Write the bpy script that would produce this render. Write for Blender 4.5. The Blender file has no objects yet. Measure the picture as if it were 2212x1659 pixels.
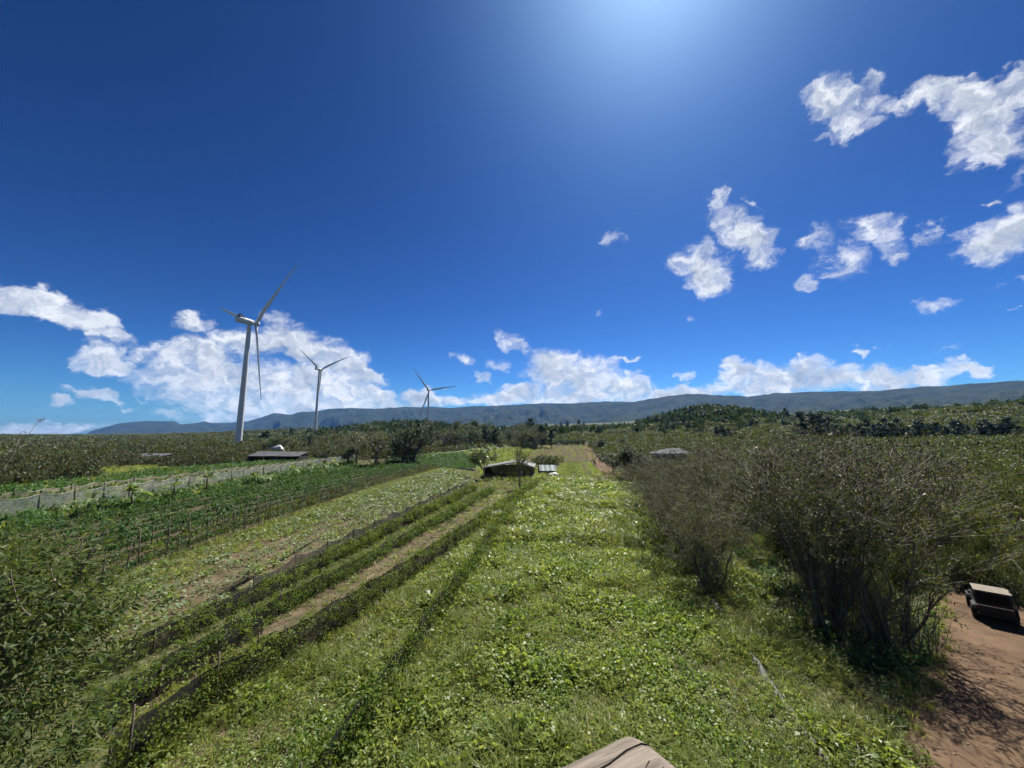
import bpy, math, random
import numpy as np
from mathutils import Vector, Matrix, Euler

# ------------------------------------------------------------------ camera
CAM_H = 11.0
PITCH = math.radians(7.8)
FPX, CX, CY = 831.0, 1106.0, 829.5          # lens in pixels of a 2212 px wide picture
S = bpy.context.scene
cam_d = bpy.data.cameras.new("camera")
cam_d.sensor_width = 36.0
cam_d.lens = 36.0 * FPX / 2212.0
cam_d.clip_start = 0.05
cam_d.clip_end = 60000.0
cam = bpy.data.objects.new("camera", cam_d)
S.collection.objects.link(cam)
cam.location = (0, 0, CAM_H)
cam.rotation_euler = (math.pi / 2 + PITCH, 0, 0)
S.camera = cam

# ------------------------------------------------------------------ sky, sun, exposure
SUN_AZ, SUN_EL = math.radians(25.0), math.radians(57.0)     # azimuth to the right of straight ahead
S.view_settings.view_transform = 'Standard'
S.view_settings.look = 'None'
S.view_settings.gamma = 1.0
S.view_settings.exposure = 1.15
S.view_settings.use_curve_mapping = False
S.cycles.use_denoising = True
S.cycles.max_bounces = 4
S.cycles.diffuse_bounces = 2
S.cycles.transmission_bounces = 2
S.cycles.transparent_max_bounces = 12
S.cycles.volume_bounces = 0
S.cycles.use_adaptive_sampling = True
S.cycles.adaptive_threshold = 0.03
S.cycles.adaptive_min_samples = 12

sun_d = bpy.data.lights.new("sun", 'SUN')
sun_d.energy = 5.0
sun_d.angle = math.radians(0.53)
sun_d.color = (1.0, 0.955, 0.88)
sun = bpy.data.objects.new("sun", sun_d)
S.collection.objects.link(sun)
sd = Vector((math.sin(SUN_AZ) * math.cos(SUN_EL), math.cos(SUN_AZ) * math.cos(SUN_EL), math.sin(SUN_EL)))
sun.rotation_euler = sd.to_track_quat('Z', 'Y').to_euler()
sun.location = (0, 0, 300)


def ray(px, py):
    x = (px - CX) / FPX
    y = -(py - CY) / FPX
    return (x, math.cos(PITCH) - y * math.sin(PITCH), math.sin(PITCH) + y * math.cos(PITCH))


def azel(px, py):
    d = ray(px, py)
    return math.degrees(math.atan2(d[0], d[1])), math.degrees(math.atan2(d[2], math.hypot(d[0], d[1])))


def G(px, py, z=0.0):
    """the point of the level z that is seen at this place of the picture"""
    d = ray(px, py)
    t = (z - CAM_H) / d[2]
    return (d[0] * t, d[1] * t)


# clouds: centre, half width, half height, tilt, fullness (0.5 wispy .. 1 solid)
CLOUDS = [
    (60, 655, 130, 40, 6, 1.0), (165, 690, 100, 32, 20, 1.0), (235, 732, 65, 20, 24, .9), (215, 772, 80, 32, 8, 1.0),
    (280, 790, 60, 22, 12, .9), (425, 695, 75, 26, 5, .78), (592, 688, 40, 40, 60, .66),
    (330, 770, 80, 26, 10, .75), (425, 768, 110, 50, 0, 1.0), (530, 740, 100, 45, 0, .95), (640, 742, 130, 40, 14, 1.0),
    (745, 795, 110, 50, 30, 1.0), (480, 815, 190, 45, 0, 1.05), (640, 830, 220, 55, 0, 1.1), (790, 855, 110, 32, 18, 1.0),
    (560, 872, 200, 28, 0, .95), (720, 880, 190, 26, 0, .95), (430, 855, 120, 25, 0, .85),
    (60, 930, 330, 26, 0, .86), (215, 852, 65, 18, 12, .9), (132, 868, 34, 17, 5, .95), (325, 868, 26, 11, 8, .85), (277, 887, 24, 12, 15, .8),  # first lobe: a low veil that paints pale haze along the horizon
    (640, 902, 300, 22, 0, .9), (915, 865, 70, 28, 0, .95), (985, 868, 70, 18, 0, .85),
    (1005, 775, 50, 24, 22, .72), (1110, 742, 60, 24, 30, .72), (1040, 822, 28, 17, 0, .8), (1075, 790, 40, 20, 10, .66),
    (1070, 862, 70, 20, 0, 1.0), (1120, 850, 70, 28, 0, 1.0), (1190, 800, 70, 55, 0, 1.1), (1260, 815, 110, 55, 5, 1.1),
    (1345, 840, 110, 42, 12, 1.1), (1340, 772, 60, 10, -6, .74), (1240, 855, 180, 26, 0, 1.1), (1440, 858, 90, 22, 0, .95),
    (1510, 843, 80, 22, 0, .95), (1475, 810, 26, 14, 0, .7), (1600, 812, 70, 28, 0, 1.0), (1700, 812, 120, 42, 0, 1.08),
    (1640, 838, 150, 24, 0, 1.05), (1800, 815, 100, 32, 0, 1.05), (1895, 822, 110, 36, 0, 1.05), (1990, 818, 100, 26, -8, 1.0),
    (2075, 800, 75, 20, 8, .9),
    (1518, 588, 72, 58, 35, 1.0), (1462, 570, 24, 26, 60, .66), (1605, 505, 95, 48, 25, .95), (1640, 545, 50, 36, 50, .85),
    (1552, 438, 50, 30, -30, .7), (1625, 435, 20, 14, 0, .62), (1328, 515, 52, 32, 20, .62), (1300, 676, 18, 12, 0, .62),
    (1490, 682, 20, 14, 0, .6), (1890, 500, 90, 48, 15, .82), (1825, 560, 70, 60, 60, .76), (1760, 520, 60, 40, 0, .68),
    (1750, 610, 50, 26, -20, .66), (1935, 545, 60, 40, 20, .74), (2015, 512, 45, 34, 0, .72), (2040, 480, 24, 20, 0, .62),
    (2140, 525, 110, 50, -12, 1.05), (2215, 490, 70, 60, -20, 1.0), (2145, 437, 34, 18, 0, .68), (2020, 655, 64, 28, -15, .74),
    (1790, 215, 80, 70, 20, .82), (1850, 240, 80, 80, 40, .78), (1845, 285, 40, 34, 60, .72), (1880, 180, 50, 34, -30, .7),
    (1785, 300, 32, 24, 0, .6), (1960, 225, 70, 36, -12, .86), (2040, 195, 90, 40, -10, .95), (2110, 250, 100, 70, 30, 1.0),
    (2150, 300, 100, 70, 10, .95), (2200, 195, 70, 70, 0, .95), (2080, 335, 60, 40, 20, .7), (2210, 350, 40, 60, 0, .7),
    (1855, 762, 28, 14, 10, .76), (1850, 738, 16, 12, 0, .66), (1915, 746, 26, 8, 0, .62), (2195, 605, 34, 12, 0, .66),
    (2130, 632, 26, 8, 0, .62), (2190, 648, 18, 10, 0, .64), (2050, 765, 60, 8, 0, .6),
]
world = bpy.data.worlds.new("World")
S.world = world
world.use_nodes = True
wn, wl = world.node_tree.nodes, world.node_tree.links
wn.clear()


def wmath(op, a, b=None, c=None, clamp=False):
    n = wn.new('ShaderNodeMath')
    n.operation = op
    n.use_clamp = clamp
    for i, v in enumerate((a, b, c)):
        if v is None:
            continue
        if isinstance(v, (int, float)):
            n.inputs[i].default_value = v
        else:
            wl.new(v, n.inputs[i])
    return n.outputs[0]


w_out = wn.new('ShaderNodeOutputWorld')
sky = wn.new('ShaderNodeTexSky')
sky.sky_type = 'NISHITA'
sky.sun_disc = False
sky.sun_elevation = SUN_EL
sky.sun_rotation = SUN_AZ
sky.altitude = 0.0
sky.air_density = 0.8
sky.dust_density = 0.6
sky.ozone_density = 2.0
hsv = wn.new('ShaderNodeHueSaturation')
hsv.inputs['Saturation'].default_value = 1.06
hsv.inputs['Value'].default_value = 1.0
wl.new(sky.outputs[0], hsv.inputs['Color'])
gam = wn.new('ShaderNodeGamma')
gam.inputs['Gamma'].default_value = 1.9
scl_ = wn.new('ShaderNodeVectorMath')
scl_.operation = 'SCALE'
scl_.inputs['Scale'].default_value = 0.315
tnt = wn.new('ShaderNodeVectorMath')
tnt.operation = 'MULTIPLY'
tnt.inputs[1].default_value = (0.74, 0.97, 1.08)
wl.new(hsv.outputs[0], tnt.inputs[0])
wl.new(tnt.outputs[0], scl_.inputs[0])
wl.new(scl_.outputs[0], gam.inputs['Color'])
bg_sky = wn.new('ShaderNodeBackground')
bg_sky.inputs['Strength'].default_value = 0.065
wl.new(gam.outputs[0], bg_sky.inputs['Color'])

tc = wn.new('ShaderNodeTexCoord')
sx = wn.new('ShaderNodeSeparateXYZ')
wl.new(tc.outputs['Generated'], sx.inputs[0])
w_az = wmath('DEGREES', wmath('ARCTAN2', sx.outputs[0], sx.outputs[1]))
w_el = wmath('DEGREES', wmath('ARCSINE', sx.outputs[2]))
cv = wn.new('ShaderNodeCombineXYZ')
wl.new(w_az, cv.inputs[0])
wl.new(w_el, cv.inputs[1])


def wnoise(vec, scale, detail, rough, dist=0.0):
    n = wn.new('ShaderNodeTexNoise')
    n.noise_dimensions = '2D'
    n.inputs['Scale'].default_value = scale
    n.inputs['Detail'].default_value = detail
    n.inputs['Roughness'].default_value = rough
    n.inputs['Distortion'].default_value = dist
    wl.new(vec, n.inputs['Vector'])
    return n


def vmath(op, a, b=None, scale=None):
    n = wn.new('ShaderNodeVectorMath')
    n.operation = op
    for i, v in enumerate((a, b)):
        if v is None:
            continue
        if isinstance(v, tuple):
            n.inputs[i].default_value = v
        else:
            wl.new(v, n.inputs[i])
    if scale is not None:
        n.inputs['Scale'].default_value = scale
    return n.outputs[0]


# flattened coordinates for the noise: clouds are longer than tall
pn = vmath('MULTIPLY', cv.outputs[0], (1.0, 1.45, 1.0))
warp = wnoise(pn, 0.22, 5, 0.62)
wv = vmath('SUBTRACT', warp.outputs['Color'], (.5, .5, .5))
pw = vmath('ADD', cv.outputs[0], vmath('MULTIPLY', wv, (5.5, 4.4, 0.0)))

# The lobes are laid into layers in which none overlaps another; each layer is one table over the azimuth
# (how far from the lobe's middle, its elevation, its half height). Round the back the clouds go on mirrored.
AZ_W = 62.0
sw = wn.new('ShaderNodeSeparateXYZ')
wl.new(pw, sw.inputs[0])
u_az = wmath('DIVIDE', wmath('PINGPONG', wmath('ADD', sw.outputs[0], AZ_W), 2 * AZ_W), 2 * AZ_W)
layers = []
lobes = []
for (cx_, cy_, rx_, ry_, rot_, wgt_) in CLOUDS:
    a0, e0 = azel(cx_, cy_)
    ax, ex = azel(cx_ + 10, cy_)
    ay, ey = azel(cx_, cy_ - 10)
    kx = math.hypot(ax - a0, ex - e0) / 10
    ky = math.hypot(ay - a0, ey - e0) / 10
    th = math.radians(-rot_) + math.atan2(ex - e0, ax - a0)
    p, q = rx_ * kx * 1.2, ry_ * ky * 1.2
    # a tilted ellipse as half width, shear and half height
    w = math.hypot(p * math.cos(th), q * math.sin(th))
    sh = (p * p - q * q) * math.sin(th) * math.cos(th) / (w * w)
    hh = p * q / w
    lobes.append((a0, e0, w, hh, sh, wgt_ - (.05 if wgt_ < .88 else 0)))
for lb in sorted(lobes, key=lambda t: -t[2]):
    for ly in layers:
        if all(abs(lb[0] - o[0]) > (lb[2] + o[2]) * .93 for o in ly):
            ly.append(lb)
            break
    else:
        layers.append([lb])
NT = 256
tab = np.linspace(-AZ_W, AZ_W, NT)
mask = None
for ly in layers:
    A = np.full(NT, 2.0)
    E = np.full(NT, 10.0)
    Hh = np.full(NT, 2.0)
    best = np.full(NT, 9.0)
    for (a0, e0, w, hh, sh, wgt) in ly:
        d = (tab - a0) / w
        m_ = np.abs(d) < best
        best = np.where(m_, np.abs(d), best)
        a_ = np.sqrt(np.clip(1 - wgt, 0, 1) + d * d) if wgt <= 1 else np.abs(d)
        A = np.where(m_, np.minimum(a_, 2), A)
        E = np.where(m_, e0 + sh * (tab - a0).clip(-1.3 * w, 1.3 * w), E)
        Hh = np.where(m_, hh, Hh)
    cvn = wn.new('ShaderNodeRGBCurve')
    cmap = cvn.mapping
    cmap.use_clip = False
    cmap.extend = 'HORIZONTAL'
    for c_, ys in zip(cmap.curves, (A / 2, E / 60, Hh / 16)):
        pts = c_.points
        keep = [0] + [i for i in range(1, NT - 1) if abs(ys[i + 1] - 2 * ys[i] + ys[i - 1]) > 1e-5] + [NT - 1]
        while len(pts) < len(keep):
            pts.new(.5, .5)
        for k_, i in enumerate(keep):
            pts[k_].location = (i / (NT - 1), float(ys[i]))
            pts[k_].handle_type = 'VECTOR'
    cmap.update()
    cb = wn.new('ShaderNodeCombineColor')
    for i in range(3):
        wl.new(u_az, cb.inputs[i])
    wl.new(cb.outputs[0], cvn.inputs['Color'])
    sp = wn.new('ShaderNodeSeparateColor')
    wl.new(cvn.outputs[0], sp.inputs[0])
    t_ = wmath('DIVIDE', wmath('MULTIPLY_ADD', sp.outputs[1], -60.0, sw.outputs[1]), wmath('MULTIPLY', sp.outputs[2], 16.0))
    a2 = wmath('MULTIPLY', sp.outputs[0], 2.0)
    q_ = wmath('MULTIPLY_ADD', t_, t_, wmath('MULTIPLY', a2, a2))
    v = wmath('SUBTRACT', 1.0, q_)
    mask = wmath('MAXIMUM', v, 0.0) if mask is None else wmath('SMOOTH_MAX', mask, v, 0.10)

fine = wnoise(pw, 0.40, 8, 0.64, 0.0)
up = vmath('ADD', pw, (0.35, 0.75, 0.0))
fine2 = wnoise(up, 0.40, 4, 0.60, 0.0)
big = wnoise(pw, 0.15, 3, 0.5)
dens = wmath('MULTIPLY_ADD', fine.outputs[0], 1.5, wmath('MULTIPLY', mask, 1.15))
edge = wn.new('ShaderNodeMapRange')
edge.interpolation_type = 'SMOOTHSTEP'
edge.inputs['From Min'].default_value = 0.98
edge.inputs['From Max'].default_value = 1.95
wl.new(dens, edge.inputs['Value'])
alpha = edge.outputs[0]
gate = wn.new('ShaderNodeMapRange')
gate.interpolation_type = 'SMOOTHSTEP'
gate.inputs['From Min'].default_value = 0.02
gate.inputs['From Max'].default_value = 0.55
wl.new(mask, gate.inputs['Value'])
alpha = wmath('MULTIPLY', alpha, gate.outputs[0])
# lit from above: denser air above a spot shades it
lit = wmath('MULTIPLY_ADD', wmath('SUBTRACT', fine.outputs[0], fine2.outputs[0]), 1.25, 0.86)
lit = wmath('MULTIPLY_ADD', big.outputs[0], 0.9, wmath('SUBTRACT', lit, 0.45))
thick = wn.new('ShaderNodeMapRange')
thick.inputs['From Min'].default_value = 0.7
thick.inputs['From Max'].default_value = 1.75
thick.inputs['To Min'].default_value = 0.1
thick.inputs['To Max'].default_value = -0.34
wl.new(wmath('MULTIPLY_ADD', mask, 0.9, wmath('MULTIPLY', dens, .5)), thick.inputs['Value'])
lit = wmath('ADD', lit, thick.outputs[0], clamp=True)
cr = wn.new('ShaderNodeValToRGB')
cr.color_ramp.elements[0].position = 0.12
cr.color_ramp.elements[0].color = (0.36, 0.42, 0.52, 1)
cr.color_ramp.elements[1].position = 0.85
cr.color_ramp.elements[1].color = (0.90, 0.92, 0.95, 1)
el_ = cr.color_ramp.elements.new(0.5)
el_.color = (0.58, 0.63, 0.70, 1)
wl.new(lit, cr.inputs[0])
bg_cl = wn.new('ShaderNodeBackground')
bg_cl.inputs['Strength'].default_value = 0.52
wl.new(cr.outputs[0], bg_cl.inputs['Color'])
mxs = wn.new('ShaderNodeMixShader')
wl.new(wmath('MULTIPLY', alpha, 0.96), mxs.inputs[0])
wl.new(bg_sky.outputs[0], mxs.inputs[1])
wl.new(bg_cl.outputs[0], mxs.inputs[2])
wl.new(mxs.outputs[0], w_out.inputs['Surface'])
world.cycles.sampling_method = 'MANUAL'
world.cycles.sample_map_resolution = 512

# ------------------------------------------------------------------ helpers
COL = S.collection
rng = np.random.default_rng(7)
R_ = random.Random(11)


def vnoise(x, y, seed=0):
    x = np.asarray(x, float)
    y = np.asarray(y, float)
    xi, yi = np.floor(x).astype(np.int64), np.floor(y).astype(np.int64)
    fx, fy = x - xi, y - yi
    fx, fy = fx * fx * (3 - 2 * fx), fy * fy * (3 - 2 * fy)

    def h(a, b):
        n = (a * 374761393 + b * 668265263 + seed * 144665) & 0x7fffffff
        n = ((n ^ (n >> 13)) * 1274126177) & 0x7fffffff
        return ((n ^ (n >> 16)) & 0xffff) / 65535.0
    return (h(xi, yi) * (1 - fx) + h(xi + 1, yi) * fx) * (1 - fy) + (h(xi, yi + 1) * (1 - fx) + h(xi + 1, yi + 1) * fx) * fy


def fbm(x, y, seed=0, octs=4, gain=.5):
    s, a, t = 0, 1.0, 0
    for k in range(octs):
        s = s + a * vnoise(x * 2 ** k, y * 2 ** k, seed + k * 17)
        t += a
        a *= gain
    return s / t


def new_mesh(name, verts, faces, mats=(), mat_idx=None, smooth=False):
    m = bpy.data.meshes.new(name)
    if isinstance(faces, np.ndarray):
        v = np.asarray(verts, np.float32)
        nf, k = faces.shape
        m.vertices.add(len(v))
        m.vertices.foreach_set('co', v.ravel())
        m.loops.add(nf * k)
        m.loops.foreach_set('vertex_index', faces.astype(np.int32).ravel())
        m.polygons.add(nf)
        m.polygons.foreach_set('loop_start', np.arange(0, nf * k, k, dtype=np.int32))
        m.update(calc_edges=True)
    else:
        m.from_pydata([tuple(map(float, p)) for p in verts], [], [tuple(map(int, f)) for f in faces])
    for mt in mats:
        m.materials.append(mt)
    if mat_idx is not None:
        m.polygons.foreach_set('material_index', np.asarray(mat_idx, np.int32))
    if smooth:
        m.polygons.foreach_set('use_smooth', np.ones(len(m.polygons), bool))
    m.update()
    return m


def link(name, mesh, parent=None, loc=None, rz=None, label=None, cat=None, group=None, kind=None):
    o = bpy.data.objects.new(name, mesh)
    COL.objects.link(o)
    if parent is not None:
        o.parent = parent
    if loc is not None:
        o.location = loc
    if rz is not None:
        o.rotation_euler = (0, 0, rz)
    tag(o, label, cat, group, kind)
    return o


def tag(o, label=None, cat=None, group=None, kind=None):
    if label:
        o['label'] = label
    if cat:
        o['category'] = cat
    if group:
        o['group'] = group
    if kind:
        o['kind'] = kind
    return o


def empty(name, loc, rz=0.0, label=None, cat=None, group=None):
    o = bpy.data.objects.new(name, None)
    o.empty_display_size = 0.2
    COL.objects.link(o)
    o.location = loc
    o.rotation_euler = (0, 0, rz)
    return tag(o, label, cat, group)


class MB:
    """collects shapes for one mesh"""
    def __init__(s):
        s.v, s.f = [], []

    def add(s, vs, fs):
        n = len(s.v)
        s.v += [tuple(p) for p in vs]
        s.f += [tuple(i + n for i in f) for f in fs]
        return s

    def box(s, c, d, rz=0.0, M=None, taper=1.0):
        x, y, z = d[0] / 2, d[1] / 2, d[2] / 2
        vs = []
        for (a, b, e) in ((-1, -1, -1), (1, -1, -1), (1, 1, -1), (-1, 1, -1), (-1, -1, 1), (1, -1, 1), (1, 1, 1), (-1, 1, 1)):
            k = taper if e > 0 else 1.0
            p = Vector((a * x * k, b * y * k, e * z))
            if M is not None:
                p = M @ p
            elif rz:
                p = Matrix.Rotation(rz, 3, 'Z') @ p
            vs.append(p + Vector(c))
        return s.add(vs, [(0, 3, 2, 1), (4, 5, 6, 7), (0, 1, 5, 4), (1, 2, 6, 5), (2, 3, 7, 6), (3, 0, 4, 7)])

    def tube(s, pts, rad, n=6, cap=True):
        pts = [Vector(p) for p in pts]
        if not hasattr(rad, '__len__'):
            rad = [rad] * len(pts)
        vs, fs = [], []
        prev = None
        for i, p in enumerate(pts):
            d = (pts[min(i + 1, len(pts) - 1)] - pts[max(i - 1, 0)])
            d = d.normalized() if d.length > 1e-9 else Vector((0, 0, 1))
            if prev is None:
                a = d.orthogonal().normalized()
            else:
                a = prev - d * prev.dot(d)
                a = a.normalized() if a.length > 1e-6 else d.orthogonal().normalized()
            prev = a
            b = d.cross(a)
            for k in range(n):
                t = 2 * math.pi * k / n
                vs.append(p + (a * math.cos(t) + b * math.sin(t)) * rad[i])
        for i in range(len(pts) - 1):
            for k in range(n):
                fs.append((i * n + k, i * n + (k + 1) % n, (i + 1) * n + (k + 1) % n, (i + 1) * n + k))
        if cap:
            fs.append(tuple(range(n))[::-1])
            fs.append(tuple((len(pts) - 1) * n + k for k in range(n)))
        return s.add(vs, fs)

    def lathe(s, prof, n=24, axis='Z', c=(0, 0, 0)):
        vs, fs = [], []
        for (r, z) in prof:
            for k in range(n):
                t = 2 * math.pi * k / n
                p = (r * math.cos(t), r * math.sin(t), z)
                if axis == 'Y':
                    p = (p[0], p[2], p[1])
                vs.append((p[0] + c[0], p[1] + c[1], p[2] + c[2]))
        for i in range(len(prof) - 1):
            for k in range(n):
                f = (i * n + k, i * n + (k + 1) % n, (i + 1) * n + (k + 1) % n, (i + 1) * n + k)
                fs.append(f if axis == 'Z' else f[::-1])
        return s.add(vs, fs)

    def mesh(s, name, mat, smooth=False):
        return new_mesh(name, s.v, s.f, (mat,) if mat else (), smooth=smooth)

    def build(s, name, mat, parent=None, smooth=False, bevel=0.0, **kw):
        o = link(name, s.mesh(name, mat, smooth), parent, **kw)
        if bevel:
            md = o.modifiers.new('bevel', 'BEVEL')
            md.width = bevel
            md.segments = 2
            md.limit_method = 'ANGLE'
        return o


# ------------------------------------------------------------------ materials
def mat(name, col, rough=.8, var=0.0, scale=5.0, metal=0.0, spec=.3, col2=None, bump=0.0, bscale=None, coord='Object', detail=4, emit=None, stretch=None):
    m = bpy.data.materials.new(name)
    m.use_nodes = True
    nt = m.node_tree
    b = nt.nodes['Principled BSDF']
    b.inputs['Roughness'].default_value = rough
    b.inputs['Metallic'].default_value = metal
    b.inputs['Specular IOR Level'].default_value = spec
    if col2 is None and var:
        col2 = tuple(c * (1 - var) for c in col)
        col = tuple(c * (1 + var) for c in col)
    if col2 is None:
        b.inputs['Base Color'].default_value = (*col, 1)
    else:
        t = nt.nodes.new('ShaderNodeTexCoord')
        nz = nt.nodes.new('ShaderNodeTexNoise')
        nz.inputs['Scale'].default_value = scale
        nz.inputs['Detail'].default_value = detail
        nz.inputs['Roughness'].default_value = .62
        src = t.outputs[coord]
        if stretch:
            mp = nt.nodes.new('ShaderNodeMapping')
            mp.inputs['Scale'].default_value = stretch
            nt.links.new(src, mp.inputs[0])
            src = mp.outputs[0]
        nt.links.new(src, nz.inputs['Vector'])
        r = nt.nodes.new('ShaderNodeValToRGB')
        r.color_ramp.elements[0].position = .32
        r.color_ramp.elements[1].position = .68
        r.color_ramp.elements[0].color = (*col2, 1)
        r.color_ramp.elements[1].color = (*col, 1)
        nt.links.new(nz.outputs[0], r.inputs[0])
        nt.links.new(r.outputs[0], b.inputs['Base Color'])
        if bump:
            bp = nt.nodes.new('ShaderNodeBump')
            bp.inputs['Strength'].default_value = bump
            bp.inputs['Distance'].default_value = .05
            if bscale:
                n2 = nt.nodes.new('ShaderNodeTexNoise')
                n2.inputs['Scale'].default_value = bscale
                n2.inputs['Detail'].default_value = 5
                nt.links.new(src, n2.inputs['Vector'])
                nt.links.new(n2.outputs[0], bp.inputs['Height'])
            else:
                nt.links.new(nz.outputs[0], bp.inputs['Height'])
            nt.links.new(bp.outputs[0], b.inputs['Normal'])
    return m


def leaf_mat(name, cols, trans=.4, rough=.55, spec=.18, patch=None, patch_scale=.12, vary=.5):
    """leaves: colour differs from clump to clump and, by a slow noise in the field, from place to place"""
    m = bpy.data.materials.new(name)
    m.use_nodes = True
    nt = m.node_tree
    N, L = nt.nodes, nt.links
    b = N['Principled BSDF']
    out = N['Material Output']
    oi = N.new('ShaderNodeObjectInfo')
    ge = N.new('ShaderNodeNewGeometry')
    ad = N.new('ShaderNodeMath')
    ad.operation = 'MULTIPLY_ADD'
    L.new(ge.outputs['Random Per Island'], ad.inputs[0])
    ad.inputs[1].default_value = vary
    mu = N.new('ShaderNodeMath')
    mu.operation = 'MULTIPLY'
    L.new(oi.outputs['Random'], mu.inputs[0])
    mu.inputs[1].default_value = 1 - vary
    L.new(mu.outputs[0], ad.inputs[2])
    r = N.new('ShaderNodeValToRGB')
    els = r.color_ramp.elements
    k = len(cols)
    els[0].position, els[0].color = 0.0, (*cols[0], 1)
    els[1].position, els[1].color = 1.0, (*cols[-1], 1)
    for i in range(1, k - 1):
        e = els.new(i / (k - 1))
        e.color = (*cols[i], 1)
    L.new(ad.outputs[0], r.inputs[0])
    csock = r.outputs[0]
    if patch:
        nz = N.new('ShaderNodeTexNoise')
        nz.inputs['Scale'].default_value = patch_scale
        nz.inputs['Detail'].default_value = 3
        L.new(ge.outputs['Position'], nz.inputs['Vector'])
        rr = N.new('ShaderNodeMapRange')
        rr.inputs['From Min'].default_value = .46
        rr.inputs['From Max'].default_value = .66
        L.new(nz.outputs[0], rr.inputs['Value'])
        mx = N.new('ShaderNodeMix')
        mx.data_type = 'RGBA'
        mx.blend_type = 'MIX'
        L.new(rr.outputs[0], mx.inputs[0])
        L.new(csock, mx.inputs[6])
        mul = N.new('ShaderNodeMix')
        mul.data_type = 'RGBA'
        mul.blend_type = 'MULTIPLY'
        mul.inputs[0].default_value = 1.0
        L.new(csock, mul.inputs[6])
        mul.inputs[7].default_value = (*patch, 1)
        L.new(mul.outputs[2], mx.inputs[7])
        csock = mx.outputs[2]
    L.new(csock, b.inputs['Base Color'])
    b.inputs['Roughness'].default_value = rough
    b.inputs['Specular IOR Level'].default_value = spec
    tr = N.new('ShaderNodeBsdfTranslucent')
    tm = N.new('ShaderNodeMix')
    tm.data_type = 'RGBA'
    tm.blend_type = 'MULTIPLY'
    tm.inputs[0].default_value = 1.0
    L.new(csock, tm.inputs[6])
    tm.inputs[7].default_value = (1.25, 1.2, .55, 1)
    L.new(tm.outputs[2], tr.inputs['Color'])
    ms = N.new('ShaderNodeMixShader')
    ms.inputs[0].default_value = trans
    L.new(b.outputs[0], ms.inputs[1])
    L.new(tr.outputs[0], ms.inputs[2])
    L.new(ms.outputs[0], out.inputs['Surface'])
    return m


# ------------------------------------------------------------------ terrain
_AZ = [-180, -60, -47, -33, -24, -14, 0, 15, 30, 45, 60, 100, 180]
_AH = [5, 5, 6, 10, 17, 21, 23, 30, 38, 43, 45, 40, 5]
HILLS = [(870, 600, 12, 90, 120), (1100, 640, 4, 160, 150), (1520, 560, 24, 75, 90), (1960, 650, 15, 200, 120), (2180, 520, 12, 60, 80),
         (620, 900, 12, 160, 200)]
HILLS = [(math.radians(azel(px, 943)[0]), d, h, w, s) for (px, d, h, w, s) in HILLS]


def terrain(x, y):
    x = np.asarray(x, float)
    y = np.asarray(y, float)
    r = np.hypot(x, y)
    az = np.degrees(np.arctan2(x, y))
    A = np.interp(az, _AZ, _AH)
    t = np.clip((r - 140) / 860, 0, 3.6)
    h = A * t ** 1.15
    for (a, d, hh, w, s) in HILLS:
        hx, hy = math.sin(a) * d, math.cos(a) * d
        u = (x - hx) * math.cos(a) - (y - hy) * math.sin(a)
        v = (x - hx) * math.sin(a) + (y - hy) * math.cos(a)
        h = h + hh * np.exp(-(u / w) ** 2 - (v / s) ** 2)
    k = np.clip((r - 160) / 400, 0, 1)
    h = h + k * (fbm(x / 130, y / 130, 3, 3) - .5) * 9
    h = h + np.clip((r - 20) / 60, 0, 1) * (fbm(x / 11, y / 11, 8, 2) - .5) * .25
    return h


def tz(x, y):
    return float(terrain(x, y))


def ground_mat():
    m = bpy.data.materials.new("ground_turf")
    m.use_nodes = True
    N, L = m.node_tree.nodes, m.node_tree.links
    b = N['Principled BSDF']
    b.inputs['Roughness'].default_value = .95
    b.inputs['Specular IOR Level'].default_value = .1
    ge = N.new('ShaderNodeNewGeometry')
    ramp = []
    for (sc, d, c0, c1) in ((2.6, 9, (.022, .034, .010), (.120, .098, .050)), (.012, 6, (.022, .040, .014), (.055, .068, .022))):
        nz = N.new('ShaderNodeTexNoise')
        nz.inputs['Scale'].default_value = sc
        nz.inputs['Detail'].default_value = d
        nz.inputs['Roughness'].default_value = .65
        L.new(ge.outputs['Position'], nz.inputs['Vector'])
        r = N.new('ShaderNodeValToRGB')
        r.color_ramp.elements[0].position = .38
        r.color_ramp.elements[1].position = .64
        r.color_ramp.elements[0].color = (*c0, 1)
        r.color_ramp.elements[1].color = (*c1, 1)
        L.new(nz.outputs[0], r.inputs[0])
        ramp.append(r)
    mx = N.new('ShaderNodeMix')
    mx.data_type = 'RGBA'
    mx.inputs[0].default_value = .35
    L.new(ramp[0].outputs[0], mx.inputs[6])
    L.new(ramp[1].outputs[0], mx.inputs[7])
    L.new(mx.outputs[2], b.inputs['Base Color'])
    return m


M_GROUND = ground_mat()
az_f = np.concatenate([np.arange(-66, 66.01, .5), np.arange(70, 291, 5)[:-1], [290]])
az_f = np.unique(np.concatenate([np.arange(-66, 66.01, .5), np.arange(69, 294, 5)]))
rr = np.concatenate([[0.0], np.geomspace(3, 4200, 170)])
AZg, RRg = np.meshgrid(np.radians(az_f), rr)
gx, gy = np.sin(AZg) * RRg, np.cos(AZg) * RRg
gz = terrain(gx, gy)
nr, na = gx.shape
ii, jj = np.meshgrid(np.arange(nr - 1), np.arange(na), indexing='ij')
j2 = (jj + 1) % na
gf = np.stack([ii * na + jj, ii * na + j2, (ii + 1) * na + j2, (ii + 1) * na + jj], -1).reshape(-1, 4)
gm = new_mesh("ground", np.stack([gx, gy, gz], -1).reshape(-1, 3), gf[:, ::-1].copy(), (M_GROUND,), smooth=True)
link("ground", gm, label="rough green and brown land rising gently towards the mountains", cat="ground", kind="structure")

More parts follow.
